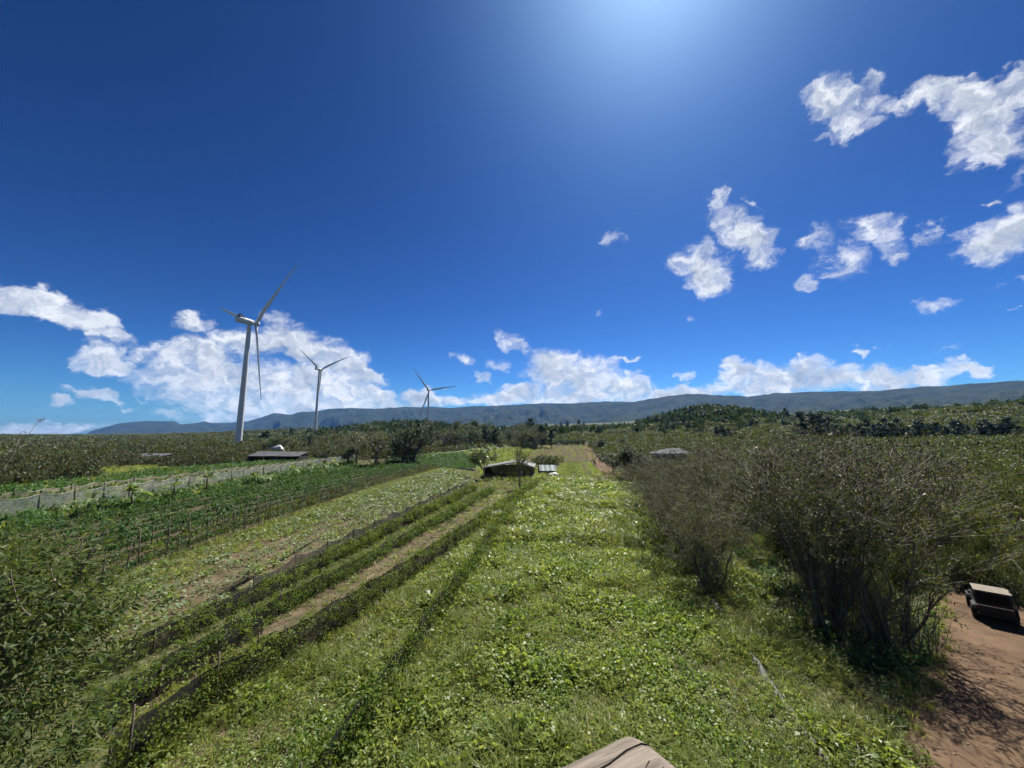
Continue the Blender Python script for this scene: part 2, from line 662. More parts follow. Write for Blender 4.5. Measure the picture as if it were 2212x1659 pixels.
# the sea, seen as a thin line beyond the far left scrub
sea = MB()
n_ = 96
sv = [(0, 0, -3.0)] + [(math.sin(2 * math.pi * k / n_) * 9300, math.cos(2 * math.pi * k / n_) * 9300, -3.0) for k in range(n_)]
sea.add(sv, [(0, (k + 1) % n_ + 1, k + 1) for k in range(n_)])
M_SEA = mat("sea_water", (.01, .04, .07), rough=.25, spec=.5)
sea.build("sea", M_SEA, label="flat blue sea along the far horizon", cat="sea", kind="structure")

# mountains: the skyline of the photograph stands at its real distance
RIDGE = [(-400, 941), (60, 941), (184, 938), (202, 929), (253, 915), (286, 911), (318, 909), (378, 909.5), (390, 916.5), (425, 913), (443, 909.5), (455, 913),
         (488, 913), (533, 910), (565, 901), (592, 892), (629, 895), (647, 889), (677, 888), (707, 883), (760, 880), (811, 882), (870, 878),
         (930, 878), (974, 880), (1034, 876), (1082, 875), (1128, 872), (1177, 870), (1232, 871), (1259, 868), (1314, 866), (1368, 867),
         (1386, 864), (1433, 855.5), (1485, 849), (1562, 853), (1618, 855), (1674, 848), (1756, 845), (1841, 843), (1918, 842),
         (1991, 834), (2056, 832), (2098, 827), (2212, 821), (2500, 806), (3000, 790)]
ra_ = np.array([azel(px, py)[0] for px, py in RIDGE])
re_ = np.array([math.tan(math.radians(azel(px, py)[1])) for px, py in RIDGE])
M_MT = bpy.data.materials.new("mountain_forest")
M_MT.use_nodes = True
_N, _L = M_MT.node_tree.nodes, M_MT.node_tree.links
_b = _N['Principled BSDF']
_b.inputs['Roughness'].default_value = 1.0
_b.inputs['Specular IOR Level'].default_value = .05
_g = _N.new('ShaderNodeNewGeometry')
_n = _N.new('ShaderNodeTexNoise')
_n.inputs['Scale'].default_value = .006
_n.inputs['Detail'].default_value = 9
_n.inputs['Roughness'].default_value = .72
_L.new(_g.outputs['Position'], _n.inputs['Vector'])
_r = _N.new('ShaderNodeValToRGB')
_r.color_ramp.elements[0].position = .36
_r.color_ramp.elements[0].color = (.007, .015, .008, 1)
_r.color_ramp.elements[1].position = .66
_r.color_ramp.elements[1].color = (.036, .042, .022, 1)
_L.new(_n.outputs[0], _r.inputs[0])
_L.new(_r.outputs[0], _b.inputs['Base Color'])
_bp = _N.new('ShaderNodeBump')
_bp.inputs['Strength'].default_value = .8
_bp.inputs['Distance'].default_value = 25
_L.new(_n.outputs[0], _bp.inputs['Height'])
_L.new(_bp.outputs[0], _b.inputs['Normal'])


def mountains(name, az0, az1, R0, R1, depth, hscale, seed, label, spur=1.0):
    az = np.arange(az0, az1, .14)
    s = np.linspace(0, 1.35, 64)
    A, T = np.meshgrid(az, s)
    Rr = np.interp(A, [az0, az1], [R0, R1])
    prof = np.interp(A, ra_, re_) * Rr * hscale + CAM_H
    prof = prof + np.clip(T - .6, 0, 1) * 2 * (fbm(A * 1.3, A * 0, seed, 4) - .5) * prof * .04
    Rm = Rr - depth + T * depth
    # spurs run down from the ridge, with gullies between
    wv_ = fbm(A * .22, T * 3.0, seed + 5, 3) * 2.2
    g1 = np.abs(fbm(A * .17 + wv_, T * 1.5, seed + 1, 4) * 2 - 1)
    g2 = np.abs(fbm(A * .62 + wv_ * 2, T * 4.5, seed + 2, 4) * 2 - 1)
    up_ = np.clip(T, 0, 1)
    body = up_ ** 1.25
    cut = (np.sin(np.clip(T, 0, 1) * math.pi) ** .8)
    foot = np.interp(A, _AZ, _AH) * np.clip((Rm - 140) / 860, 0, 3.6) ** 1.15
    h = np.maximum(prof - foot, 8) * (body - spur * cut * (.30 * (1 - g1 * 2.2) + .12 * (1 - 2.4 * g2)))
    h = h + foot * np.clip(1.0, 0, 1) - 14 * (1 - up_)
    h = np.where(T > 1, h - (T - 1) * prof * 1.6, h)
    x, y = np.sin(np.radians(A)) * Rm, np.cos(np.radians(A)) * Rm
    # never above the sight line of the skyline
    lim = np.interp(A, ra_, re_) * y / np.cos(np.radians(A)) * hscale + CAM_H
    h = np.minimum(h, lim * (1.0 if hscale <= 1 else 1) + 0 * h)
    n0, n1 = A.shape
    i, j = np.meshgrid(np.arange(n0 - 1), np.arange(n1 - 1), indexing='ij')
    f = np.stack([i * n1 + j, (i + 1) * n1 + j, (i + 1) * n1 + j + 1, i * n1 + j + 1], -1).reshape(-1, 4)
    m = new_mesh(name, np.stack([x, y, h], -1).reshape(-1, 3), f[:, ::-1].copy(), (M_MT,), smooth=True)
    link(name, m, label=label, cat="mountain", kind="structure")


mountains("mountain_range", -31.0, 72, 5600, 3900, 2100, 1.0, 21, "long blue-green mountain ridge with gullied slopes under the clouds")
mountains("coastal_mountain", -60, -27.0, 7600, 6400, 1800, 1.0, 44, "pale blue flat-topped mountain beyond the leftmost turbine", .6)
# ------------------------------------------------------------------ wind turbines
M_TURB = mat("turbine_paint", (.54, .55, .56), rough=.42, var=.04, scale=.12, spec=.4)
M_TURB_D = mat("turbine_dark_vent", (.05, .055, .06), rough=.6)
M_STEEL = mat("galvanised_steel", (.35, .36, .37), rough=.4, metal=.7, var=.15, scale=9)


def blade_mesh(R):
    st = []
    for i, t in enumerate((0.015, .03, .055, .09, .14, .19, .25, .33, .42, .52, .62, .72, .82, .9, .955, .985, 1.0)):
        if t < .055:
            ch, th, tw = .036, .036, 0
        else:
            ch = np.interp(t, [.055, .12, .2, .35, .6, .85, .97, 1], [.037, .052, .061, .053, .034, .020, .011, .003])
            th = ch * np.interp(t, [.055, .12, .2, .35, .7, 1], [.97, .6, .38, .27, .2, .16])
            tw = np.interp(t, [.055, .2, .5, 1], [16, 12, 5, 0])
        st.append((t, ch, th, math.radians(tw)))
    n = 14
    vs, fs = [], []
    for (t, ch, th, tw) in st:
        rnd = max(0.0, min(1.0, (t - .04) / .1))
        for k in range(n):
            a = 2 * math.pi * k / n
            x = math.cos(a) * ch / 2
            y = math.sin(a) * th / 2
            if rnd:
                # teardrop section: blunt nose, sharp tail
                u = (1 - math.cos(a)) / 2
                y = y * (1 - rnd * .75 * u)
                x = x - rnd * ch * .18
            xr, yr = x * math.cos(tw) - y * math.sin(tw), x * math.sin(tw) + y * math.cos(tw)
            pre = .018 * t * t
            vs.append((xr * R, (yr + pre) * R, t * R))
    for i in range(len(st) - 1):
        for k in range(n):
            fs.append((i * n + k, i * n + (k + 1) % n, (i + 1) * n + (k + 1) % n, (i + 1) * n + k))
    fs.append(tuple(range(n))[::-1])
    fs.append(tuple((len(st) - 1) * n + k for k in range(n)))
    return new_mesh("blade", vs, fs, (M_TURB,), smooth=True)


def turbine(hub, yaw, ph, R, tilt, label):
    """rotor axis points to azimuth yaw; blades turn about it"""
    k = R / 62.0
    oh = 4.6 * k                                   # hub stands this far in front of the tower
    sy, cy_ = math.sin(yaw), math.cos(yaw)
    bx, by = hub[0] - sy * oh, hub[1] - cy_ * oh
    gz_ = tz(bx, by)
    top = hub[2] - 2.2 * k
    root = empty("wind_turbine", (bx, by, gz_), -yaw, label, "wind turbine", "wind turbines on the slope")
    hgt = top - gz_
    tw = MB()
    prof = [(2.35 * k, -3.0)] + [((2.35 - .95 * t ** 1.1) * k, hgt * t) for t in (0, .1, .25, .26, .5, .51, .75, .76, .9, 1.0)]
    tw.lathe(prof, 32)
    t_o = tw.build("tower", M_TURB, root, smooth=True)
    for t in (.25, .5, .75):
        MB().lathe([((2.352 - .95 * t ** 1.1) * k, hgt * t - .12), ((2.40 - .95 * t ** 1.1) * k, hgt * t - .1), ((2.40 - .95 * t ** 1.1) * k, hgt * t + .1), ((2.352 - .95 * t ** 1.1) * k, hgt * t + .12)], 32).build("flange", M_TURB, t_o, smooth=True)
    MB().box((0, -2.38 * k, 3.2), (1.0, .12, 2.2)).build("door", M_TURB_D, t_o)
    # nacelle, rounded box with the tail behind the tower
    na = MB()
    L0, L1 = -9.5 * k, 2.6 * k
    secs = []
    for (yy, w, h, zc) in ((L0, 1.2, 1.3, .2), (L0 + .35 * k, 1.62, 1.72, .1), (L0 + 1.2 * k, 1.85, 1.95, 0), (-3 * k, 1.9, 2.0, 0), (0, 1.85, 1.95, 0), (1.6 * k, 1.7, 1.75, 0), (L1, 1.35, 1.4, 0)):
        ring = []
        for q in range(20):
            a = 2 * math.pi * q / 20
            ca, sa = math.cos(a), math.sin(a)
            p = 4.0
            rr_ = 1.0 / ((abs(ca) ** p + abs(sa) ** p) ** (1 / p))
            ring.append((ca * rr_ * w * k, yy, (sa * rr_ * h + zc) * k + hgt + 2.0 * k))
        secs.append(ring)
    vs = [p for r in secs for p in r]
    fs = []
    for i in range(len(secs) - 1):
        for q in range(20):
            fs.append((i * 20 + q, (i + 1) * 20 + q, (i + 1) * 20 + (q + 1) % 20, i * 20 + (q + 1) % 20))
    fs.append(tuple(range(20)))
    fs.append(tuple((len(secs) - 1) * 20 + q for q in range(20))[::-1])
    na.add(vs, fs)
    n_o = na.build("nacelle", M_TURB, root, smooth=True)
    # the cooler: an upright block that stands on the tail with struts sloping forward
    cl = MB().box((0, -7.6 * k, hgt + 5.15 * k), (3.5 * k, .9 * k, 2.3 * k))
    cl.build("cooler", M_TURB_D, n_o, bevel=.1)
    for sgn in (-1, 1):
        w = MB()
        x0 = sgn * 1.72 * k
        z0 = hgt + 3.95 * k
        w.add([(x0 - .08 * k, -8.1 * k, z0), (x0 - .08 * k, -4.2 * k, z0), (x0 - .08 * k, -6.9 * k, z0 + 2.45 * k), (x0 - .08 * k, -8.1 * k, z0 + 2.45 * k),
               (x0 + .08 * k, -8.1 * k, z0), (x0 + .08 * k, -4.2 * k, z0), (x0 + .08 * k, -6.9 * k, z0 + 2.45 * k), (x0 + .08 * k, -8.1 * k, z0 + 2.45 * k)],
              [(0, 1, 2, 3), (7, 6, 5, 4), (0, 4, 5, 1), (1, 5, 6, 2), (2, 6, 7, 3), (3, 7, 4, 0)])
        w.build("cooler_side", M_TURB, n_o)
    MB().tube([(0.4 * k, -9.0 * k, hgt + 3.9 * k), (0.4 * k, -9.0 * k, hgt + 5.6 * k)], .07 * k).build("wind_sensor", M_STEEL, n_o)
    # hub with nose cone; rotor is tilted back a little
    hb = MB().lathe([(1.35 * k, -1.9 * k), (1.75 * k, -1.4 * k), (1.95 * k, -.4 * k), (1.95 * k, .8 * k), (1.75 * k, 1.7 * k), (1.2 * k, 2.5 * k), (.5 * k, 2.95 * k), (.02, 3.05 * k)], 24, 'Y')
    h_o = hb.build("hub", M_TURB, root, smooth=True)
    h_o.location = (0, oh, hgt + 2.2 * k)
    h_o.rotation_euler = (tilt, 0, 0)
    bm = blade_mesh(R)
    for q in range(3):
        a = ph + q * 2 * math.pi / 3
        b = link("blade", bm, root)
        # local frame: y along the axis, blade along z, then turned about the axis
        Mx = Matrix.Rotation(tilt, 4, 'X') @ Matrix.Rotation(a, 4, 'Y')
        b.matrix_local = Matrix.Translation((0, oh, hgt + 2.2 * k)) @ Mx
    return root


def hubpos(px, py, Y):
    d = ray(px, py)
    return (d[0] / d[1] * Y, Y, CAM_H + d[2] / d[1] * Y)


turbine(hubpos(553, 698.7, 310), math.radians(27.5), math.radians(50.8), 66.5, math.radians(2.2), "tallest white wind turbine, nearest of the three, its tower standing in the left scrub")
turbine(hubpos(694, 798.6, 600), math.radians(15.3), math.radians(70.2), 55, math.radians(6.8), "middle wind turbine in front of the big white cloud")
turbine(hubpos(927.5, 843, 790), math.radians(6.0), math.radians(82.6), 59.5, math.radians(6.5), "smallest and farthest wind turbine, rising behind the wooded hill")
# ------------------------------------------------------------------ plants: leaf shapes, clumps and scattering
def GT(px, py, tmax=4000.0):
    """the point of the land that is seen at this place of the picture"""
    d = np.array(ray(px, py))
    t = np.geomspace(8, tmax, 1500)
    x, y, z = d[0] * t, d[1] * t, CAM_H + d[2] * t
    k = np.nonzero(z < terrain(x, y))[0]
    i = k[0] if len(k) else len(t) - 1
    return float(x[i]), float(y[i])


def unit(v):
    return v / np.maximum(np.linalg.norm(v, axis=-1, keepdims=True), 1e-9)


def kites(P, D, N, L, W, fold=.12):
    """one four-cornered leaf at each point, along D, facing N"""
    P, D, N = np.asarray(P), unit(np.asarray(D)), unit(np.asarray(N))
    Sd = unit(np.cross(D, N))
    L, W = np.asarray(L)[:, None], np.asarray(W)[:, None]
    a = P
    m = P + D * L * .45 + N * L * fold
    b, c = m + Sd * W * .5, m - Sd * W * .5
    t = P + D * L
    v = np.stack([a, b, t, c], 1).reshape(-1, 3)
    f = np.arange(len(P) * 4).reshape(-1, 4)
    return v, f


def blades(P, D, L, W, droop=.5):
    """grass blades of two quads"""
    P, D = np.asarray(P), unit(np.asarray(D))
    h = np.cross(D, np.array([0, 0, 1.0]) + 0 * D)
    Sd = unit(h + rng.normal(size=P.shape) * .05)
    L, W = np.asarray(L)[:, None], np.asarray(W)[:, None]
    out = unit(D * np.array([1, 1, 0]) + 1e-6)
    m = P + D * L * .55
    t = P + D * L * .9 + out * L * droop * .45 - np.array([0, 0, 1]) * L * droop * .22
    v = np.stack([P - Sd * W * .4, P + Sd * W * .4, m + Sd * W * .5, m - Sd * W * .5, t + Sd * W * .08, t - Sd * W * .08], 1).reshape(-1, 3)
    k = np.arange(len(P))[:, None] * 6
    f = np.concatenate([k + np.array([0, 1, 2, 3]), k + np.array([3, 2, 4, 5])], 1).reshape(-1, 4)
    return v, f


def join(parts):
    vs, fs, mi, n = [], [], [], 0
    for (v, f, m) in parts:
        vs.append(v)
        fs.append(f + n)
        mi.append(np.full(len(f), m))
        n += len(v)
    return np.concatenate(vs), np.concatenate(fs), np.concatenate(mi)


def rdir(n, up=0.0, spread=1.0):
    v = rng.normal(size=(n, 3)) * spread
    v[:, 2] += up
    return unit(v)


def weed_mesh(name, m, n=46, rad=.5, h=.45, L=.13, W=.10):
    a = rng.uniform(0, 2 * math.pi, n)
    r = rad * np.sqrt(rng.uniform(0, 1, n))
    z = h * (1 - (r / rad) ** 2 * .7) * rng.uniform(.35, 1.1, n)
    P = np.stack([np.cos(a) * r, np.sin(a) * r, z], 1)
    D = rdir(n, .25)
    N = rdir(n, 1.5, .6)
    s = rng.uniform(.6, 1.25, n)
    v, f = kites(P, D, N, L * s, W * s)
    return new_mesh(name, v, f, (m,))


def grass_mesh(name, m, n=34, rad=.25, h=.75, W=.022):
    a = rng.uniform(0, 2 * math.pi, n)
    r = rad * np.sqrt(rng.uniform(0, 1, n))
    P = np.stack([np.cos(a) * r, np.sin(a) * r, np.zeros(n)], 1)
    D = np.stack([np.cos(a) * rng.uniform(.1, .7, n), np.sin(a) * rng.uniform(.1, .7, n), np.ones(n)], 1)
    v, f = blades(P, D, h * rng.uniform(.5, 1.2, n), W * rng.uniform(.7, 1.4, n), .8)
    return new_mesh(name, v, f, (m,))


def broad_mesh(name, m, n=12, rad=.8, h=.35, size=.3):
    """squash-like vine: round leaves held flat on stalks"""
    vs, fs = [], []
    for i in range(n):
        a, r = rng.uniform(0, 2 * math.pi), rad * math.sqrt(rng.uniform(0, 1))
        c = np.array([math.cos(a) * r, math.sin(a) * r, h * rng.uniform(.4, 1.1)])
        nrm = unit(rng.normal(size=3) * .35 + np.array([0, 0, 1.0]))
        t1 = unit(np.cross(nrm, [1, .3, 0]))
        t2 = np.cross(nrm, t1)
        s = size * rng.uniform(.5, 1.1) / 2
        k = len(vs)
        vs.append(c - nrm * s * .18)
        for q in range(7):
            b = 2 * math.pi * q / 7
            rr_ = s * (1.0 if q % 2 else .88) * (0.55 if q == 0 else 1)
            vs.append(c + (t1 * math.cos(b) + t2 * math.sin(b)) * rr_ + nrm * rng.normal() * s * .1)
        for q in range(7):
            fs.append((k, k + 1 + q, k + 1 + (q + 1) % 7))
    return new_mesh(name, np.array(vs), np.array(fs), (m,))


def bush_mesh(name, m, mt, n=420, H=1.0, R=1.0, L=.16, W=.08, clumps=22, twigs=24, cr=.32, low=.15, up=.9):
    """a shrub of unit size: leaf clumps spread through the crown, twigs showing between them"""
    a = rng.uniform(0, 2 * math.pi, clumps)
    el = np.arcsin(rng.uniform(-.15, 1, clumps))
    q = rng.uniform(.45, .95, clumps) ** .7
    C = np.stack([np.cos(a) * np.cos(el) * q * R, np.sin(a) * np.cos(el) * q * R, low * H + (H - low * H) * (.12 + .88 * np.maximum(np.sin(el), 0) * q + .05)], 1)
    C[:, 2] = np.clip(C[:, 2], low * H, H * 1.05)
    k = rng.integers(0, clumps, n)
    d = rng.normal(size=(n, 3))
    d = unit(d) * (rng.uniform(0, 1, (n, 1)) ** .45) * cr * np.array([R, R, H * .75])
    P = C[k] + d
    P[:, 2] = np.maximum(P[:, 2], .03 * H)
    s = rng.uniform(.6, 1.3, n)
    v, f = kites(P, rdir(n, .2), rdir(n, up, .8), L * s, W * s)
    parts = [(v, f, 0)]
    if twigs and mt:
        tv, tf = [], []
        mb = MB()
        for i in range(twigs):
            e = C[rng.integers(0, clumps)] * rng.uniform(.8, 1.08)
            b0 = np.array([rng.normal() * .06 * R, rng.normal() * .06 * R, 0])
            mid = (b0 + e) / 2 + np.array([rng.normal(), rng.normal(), rng.uniform(0, 1)]) * .06
            mb.tube([b0, mid, e], [.018 * H, .013 * H, .006 * H], 3, cap=False)
        parts.append((np.array(mb.v), np.array(mb.f), 1))
    v, f, mi = join(parts)
    return new_mesh(name, v, f, (m, mt) if mt else (m,), mi)


def hold(mesh):
    """an object that only lends its mesh to a scatter; it is not in the scene"""
    return bpy.data.objects.new(mesh.name, mesh)


_GN = {}


def scatter_group(variants):
    key = tuple(v.name for v in variants)
    if key in _GN:
        return _GN[key]
    ng = bpy.data.node_groups.new("scatter", 'GeometryNodeTree')
    ng.interface.new_socket("Geometry", in_out='INPUT', socket_type='NodeSocketGeometry')
    ng.interface.new_socket("Geometry", in_out='OUTPUT', socket_type='NodeSocketGeometry')
    N, L = ng.nodes, ng.links
    gi, go = N.new('NodeGroupInput'), N.new('NodeGroupOutput')
    jn = N.new('GeometryNodeJoinGeometry')
    for v in variants:
        oi = N.new('GeometryNodeObjectInfo')
        oi.inputs['Object'].default_value = hold(v)
        gti = N.new('GeometryNodeGeometryToInstance')
        L.new(oi.outputs['Geometry'], gti.inputs[0])
        L.new(gti.outputs[0], jn.inputs[0])
    ip = N.new('GeometryNodeInstanceOnPoints')
    L.new(gi.outputs[0], ip.inputs['Points'])
    L.new(jn.outputs[0], ip.inputs['Instance'])
    ip.inputs['Pick Instance'].default_value = True

    def attr(nm, typ):
        a = N.new('GeometryNodeInputNamedAttribute')
        a.data_type = typ
        a.inputs['Name'].default_value = nm
        return a.outputs['Attribute']
    L.new(attr('pick', 'INT'), ip.inputs['Instance Index'])
    er = N.new('FunctionNodeEulerToRotation')
    L.new(attr('turn', 'FLOAT_VECTOR'), er.inputs[0])
    L.new(er.outputs[0], ip.inputs['Rotation'])
    L.new(attr('size', 'FLOAT_VECTOR'), ip.inputs['Scale'])
    L.new(ip.outputs[0], go.inputs[0])
    _GN[key] = ng
    return ng


def scatter(name, variants, P, scale, turn=None, parent=None, pick=None, tilt=.12, **kw):
    P = np.asarray(P, float)
    n = len(P)
    m = bpy.data.meshes.new(name)
    m.vertices.add(n)
    m.vertices.foreach_set('co', P.astype(np.float32).ravel())
    if turn is None:
        turn = np.stack([rng.normal(size=n) * tilt, rng.normal(size=n) * tilt, rng.uniform(0, 2 * math.pi, n)], 1)
    sc = np.asarray(scale, float)
    if sc.ndim == 1:
        sc = np.repeat(sc[:, None], 3, 1)
    if pick is None:
        pick = rng.integers(0, len(variants), n)
    a = m.attributes.new('turn', 'FLOAT_VECTOR', 'POINT')
    a.data.foreach_set('vector', np.asarray(turn, np.float32).ravel())
    a = m.attributes.new('size', 'FLOAT_VECTOR', 'POINT')
    a.data.foreach_set('vector', sc.astype(np.float32).ravel())
    a = m.attributes.new('pick', 'INT', 'POINT')
    a.data.foreach_set('value', np.asarray(pick, np.int32))
    o = link(name, m, parent, **kw)
    md = o.modifiers.new('scatter', 'NODES')
    md.node_group = scatter_group(variants)
    return o


def bake(name, variants, P, scale, parent=None, turn=None, tilt=.12, **kw):
    """the same as real geometry in one mesh, for things that have a mask of their own"""
    P = np.asarray(P, float)
    n = len(P)
    if turn is None:
        turn = np.stack([rng.normal(size=n) * tilt, rng.normal(size=n) * tilt, rng.uniform(0, 2 * math.pi, n)], 1)
    sc = np.asarray(scale, float)
    if sc.ndim == 1:
        sc = np.repeat(sc[:, None], 3, 1)
    pick = rng.integers(0, len(variants), n)
    cx, sx_ = np.cos(turn[:, 0]), np.sin(turn[:, 0])
    cy, sy_ = np.cos(turn[:, 1]), np.sin(turn[:, 1])
    cz, sz_ = np.cos(turn[:, 2]), np.sin(turn[:, 2])
    M = np.empty((n, 3, 3))
    M[:, 0, 0], M[:, 0, 1], M[:, 0, 2] = cy * cz, sx_ * sy_ * cz - cx * sz_, cx * sy_ * cz + sx_ * sz_
    M[:, 1, 0], M[:, 1, 1], M[:, 1, 2] = cy * sz_, sx_ * sy_ * sz_ + cx * cz, cx * sy_ * sz_ - sx_ * cz
    M[:, 2, 0], M[:, 2, 1], M[:, 2, 2] = -sy_, sx_ * cy, cx * cy
    V, F, off = [], [], 0
    for k, m in enumerate(variants):
        idx = np.nonzero(pick == k)[0]
        if not len(idx):
            continue
        nv, nf = len(m.vertices), len(m.polygons)
        co = np.empty(nv * 3, np.float32)
        m.vertices.foreach_get('co', co)
        co = co.reshape(-1, 3)
        li = np.empty(len(m.loops), np.int32)
        m.loops.foreach_get('vertex_index', li)
        fc = li.reshape(nf, -1)
        v = np.einsum('nij,nvj->nvi', M[idx], co[None] * sc[idx][:, None, :]) + P[idx][:, None, :]
        V.append(v.reshape(-1, 3))
        F.append((fc[None] + (np.arange(len(idx)) * nv)[:, None, None] + off).reshape(-1, fc.shape[1]))
        off += len(idx) * nv
    me = new_mesh(name, np.concatenate(V), np.concatenate(F), tuple(variants[0].materials))
    return link(name, me, parent, **kw)


def in_poly(x, y, poly):
    inside = np.zeros(len(x), bool)
    j = len(poly) - 1
    for i in range(len(poly)):
        xi, yi = poly[i]
        xj, yj = poly[j]
        c = ((yi > y) != (yj > y)) & (x < (xj - xi) * (y - yi) / (yj - yi + 1e-12) + xi)
        inside ^= c
        j = i
    return inside


def poly_points(poly, spacing, keep=None):
    """jittered points in a polygon, `spacing` metres apart"""
    xs, ys = [p[0] for p in poly], [p[1] for p in poly]
    gx_, gy_ = np.meshgrid(np.arange(min(xs), max(xs), spacing), np.arange(min(ys), max(ys), spacing))
    x = gx_.ravel() + rng.uniform(-.6, .6, gx_.size) * spacing
    y = gy_.ravel() + rng.uniform(-.6, .6, gx_.size) * spacing
    k = in_poly(x, y, poly)
    x, y = x[k], y[k]
    if keep is not None:
        k = keep(x, y)
        x, y = x[k], y[k]
    return x, y


def onland(x, y, dz=0.0):
    return np.stack([x, y, terrain(x, y) + dz], 1)


def wedge_points(az0, az1, r0, r1, s0, k, keep=None):
    """points in a sector, s0 metres apart near by and k times the distance farther off"""
    xs, ys, sp = [], [], []
    r = r0
    while r < r1:
        s = max(s0, k * r)
        da = math.degrees(s / r)
        a = np.arange(az0, az1, da)
        a = a + rng.uniform(-.55, .55, len(a)) * da
        q = r + rng.uniform(-.55, .55, len(a)) * s
        xs.append(np.sin(np.radians(a)) * q)
        ys.append(np.cos(np.radians(a)) * q)
        sp.append(np.full(len(a), s))
        r += s
    x, y, s = np.concatenate(xs), np.concatenate(ys), np.concatenate(sp)
    if keep is not None:
        m = keep(x, y)
        x, y, s = x[m], y[m], s[m]
    return x, y, s


def sheet(name, poly, m, dz, step=2.0, **kw):
    """a patch of bare ground laid on the land"""
    cx_, cy_ = np.mean([p[0] for p in poly]), np.mean([p[1] for p in poly])
    # subdivide edges, then fan rings towards the middle so that the sheet follows the land
    ed = []
    for i in range(len(poly)):
        a, b = np.array(poly[i]), np.array(poly[(i + 1) % len(poly)])
        n = max(1, int(np.linalg.norm(b - a) / step))
        for q in range(n):
            p = a + (b - a) * q / n
            ed.append(p)
    ed = np.array(ed)
    ed = ed + (np.stack([fbm(ed[:, 0] * .7, ed[:, 1] * .7, 4), fbm(ed[:, 0] * .7 + 50, ed[:, 1] * .7, 4)], 1) - .5) * step * .7
    rings = 14
    V = []
    for q in range(rings):
        t = q / rings
        V.append(ed * (1 - t) + np.array([cx_, cy_]) * t)
    V = np.concatenate(V + [np.array([[cx_, cy_]])])
    n = len(ed)
    f = []
    for q in range(rings - 1):
        for i in range(n):
            f.append((q * n + i, q * n + (i + 1) % n, (q + 1) * n + (i + 1) % n, (q + 1) * n + i))
    c = rings * n
    for i in range(n):
        f.append(((rings - 1) * n + i, (rings - 1) * n + (i + 1) % n, c))
    z = terrain(V[:, 0], V[:, 1]) + dz
    o = link(name, new_mesh(name, np.column_stack([V, z]), f, (m,), smooth=True), **kw)
    # faces up
    me = o.data
    if me.polygons[0].normal.z < 0:
        me.flip_normals()
    return o


# leaf colours
LM_WEED = leaf_mat("weed_leaf", [(.065, .110, .028), (.150, .215, .048), (.235, .285, .080), (.330, .345, .140)], trans=.5, patch=(.74, .86, .70), patch_scale=.16, rough=.42, spec=.32)
LM_GRASS = leaf_mat("grass_blade", [(.090, .130, .030), (.175, .210, .055), (.290, .285, .120)], trans=.48, patch=(.75, .85, .7), patch_scale=.2, rough=.35)
LM_DRY = leaf_mat("dry_straw", [(.20, .15, .085), (.30, .24, .14), (.26, .18, .10)], trans=.2)
LM_PALE = leaf_mat("pale_vine_leaf", [(.070, .115, .042), (.120, .165, .070), (.19, .23, .115)], trans=.35, rough=.5, spec=.25)
LM_CROP = leaf_mat("crop_leaf", [(.026, .070, .022), (.050, .110, .030), (.085, .150, .042)], trans=.38, patch=(.8, .85, .8), patch_scale=.1)
LM_VINE = leaf_mat("vine_leaf", [(.048, .090, .016), (.098, .150, .026), (.150, .190, .036), (.225, .225, .052)], trans=.45, patch=(.60, .62, .55), patch_scale=.25)
LM_SCRUB = leaf_mat("scrub_leaf", [(.048, .068, .026), (.080, .100, .040), (.118, .128, .058)], trans=.36, patch=(.72, .70, .70), patch_scale=.03)
LM_SCRUBD = leaf_mat("dull_scrub_leaf", [(.034, .050, .022), (.062, .074, .032), (.100, .096, .052)], trans=.28, patch=(1.08, 1.0, .92), patch_scale=.025)
LM_DARK = leaf_mat("dark_evergreen_leaf", [(.014, .030, .012), (.024, .044, .017), (.038, .058, .022)], trans=.22)
LM_FOREST = leaf_mat("forest_leaf", [(.026, .050, .020), (.046, .074, .027), (.072, .098, .036)], trans=.28, patch=(.65, .72, .7), patch_scale=.012)
LM_GLOSS = leaf_mat("glossy_leaf", [(.022, .050, .014), (.045, .080, .020), (.08, .11, .03)], trans=.25, rough=.35, spec=.4)
LM_LANCE = leaf_mat("lance_leaf", [(.030, .052, .016), (.055, .085, .025), (.085, .115, .038), (.20, .21, .08)], trans=.4, rough=.5, spec=.15, vary=.8)
LM_OLIVE = leaf_mat("olive_leaf", [(.035, .055, .016), (.075, .100, .026), (.135, .150, .042)], trans=.42)
LM_POD = leaf_mat("dry_pod", [(.030, .018, .012), (.060, .038, .024), (.11, .085, .06)], trans=.1, rough=.5, spec=.2)
LM_BANANA = leaf_mat("banana_leaf", [(.060, .105, .030), (.120, .170, .060), (.26, .30, .15)], trans=.45, rough=.5, spec=.2)
LM_PALM = leaf_mat("palm_leaf", [(.030, .055, .020), (.055, .080, .030), (.11, .12, .07)], trans=.25, rough=.55, spec=.15)
M_BARK = mat("grey_bark", (.15, .125, .10), rough=.9, var=.4, scale=14, bump=.4)
M_TWIG = mat("pale_twig", (.135, .122, .098), rough=.75, var=.35, scale=3, spec=.4)
M_TWIGD = mat("brown_twig", (.085, .065, .05), rough=.9, var=.35, scale=3)
M_STEM = mat("dark_stem", (.070, .060, .046), rough=.85, var=.4, scale=2.5)
M_POLE = mat("weathered_pole", (.10, .08, .062), rough=.9, var=.35, scale=8)
M_SOIL = mat("brown_soil", (.085, .062, .040), rough=1, col2=(.040, .034, .018), scale=1.6, detail=7, spec=.1, bump=.6, bscale=9)
M_STRAW = mat("straw_ground", (.120, .090, .056), rough=1, col2=(.042, .040, .020), scale=.9, detail=8, spec=.1, bump=.5, bscale=12)
M_DIRT = mat("red_dirt", (.135, .090, .055), rough=1, col2=(.064, .042, .027), scale=.55, detail=9, spec=.1, bump=.35, bscale=7)
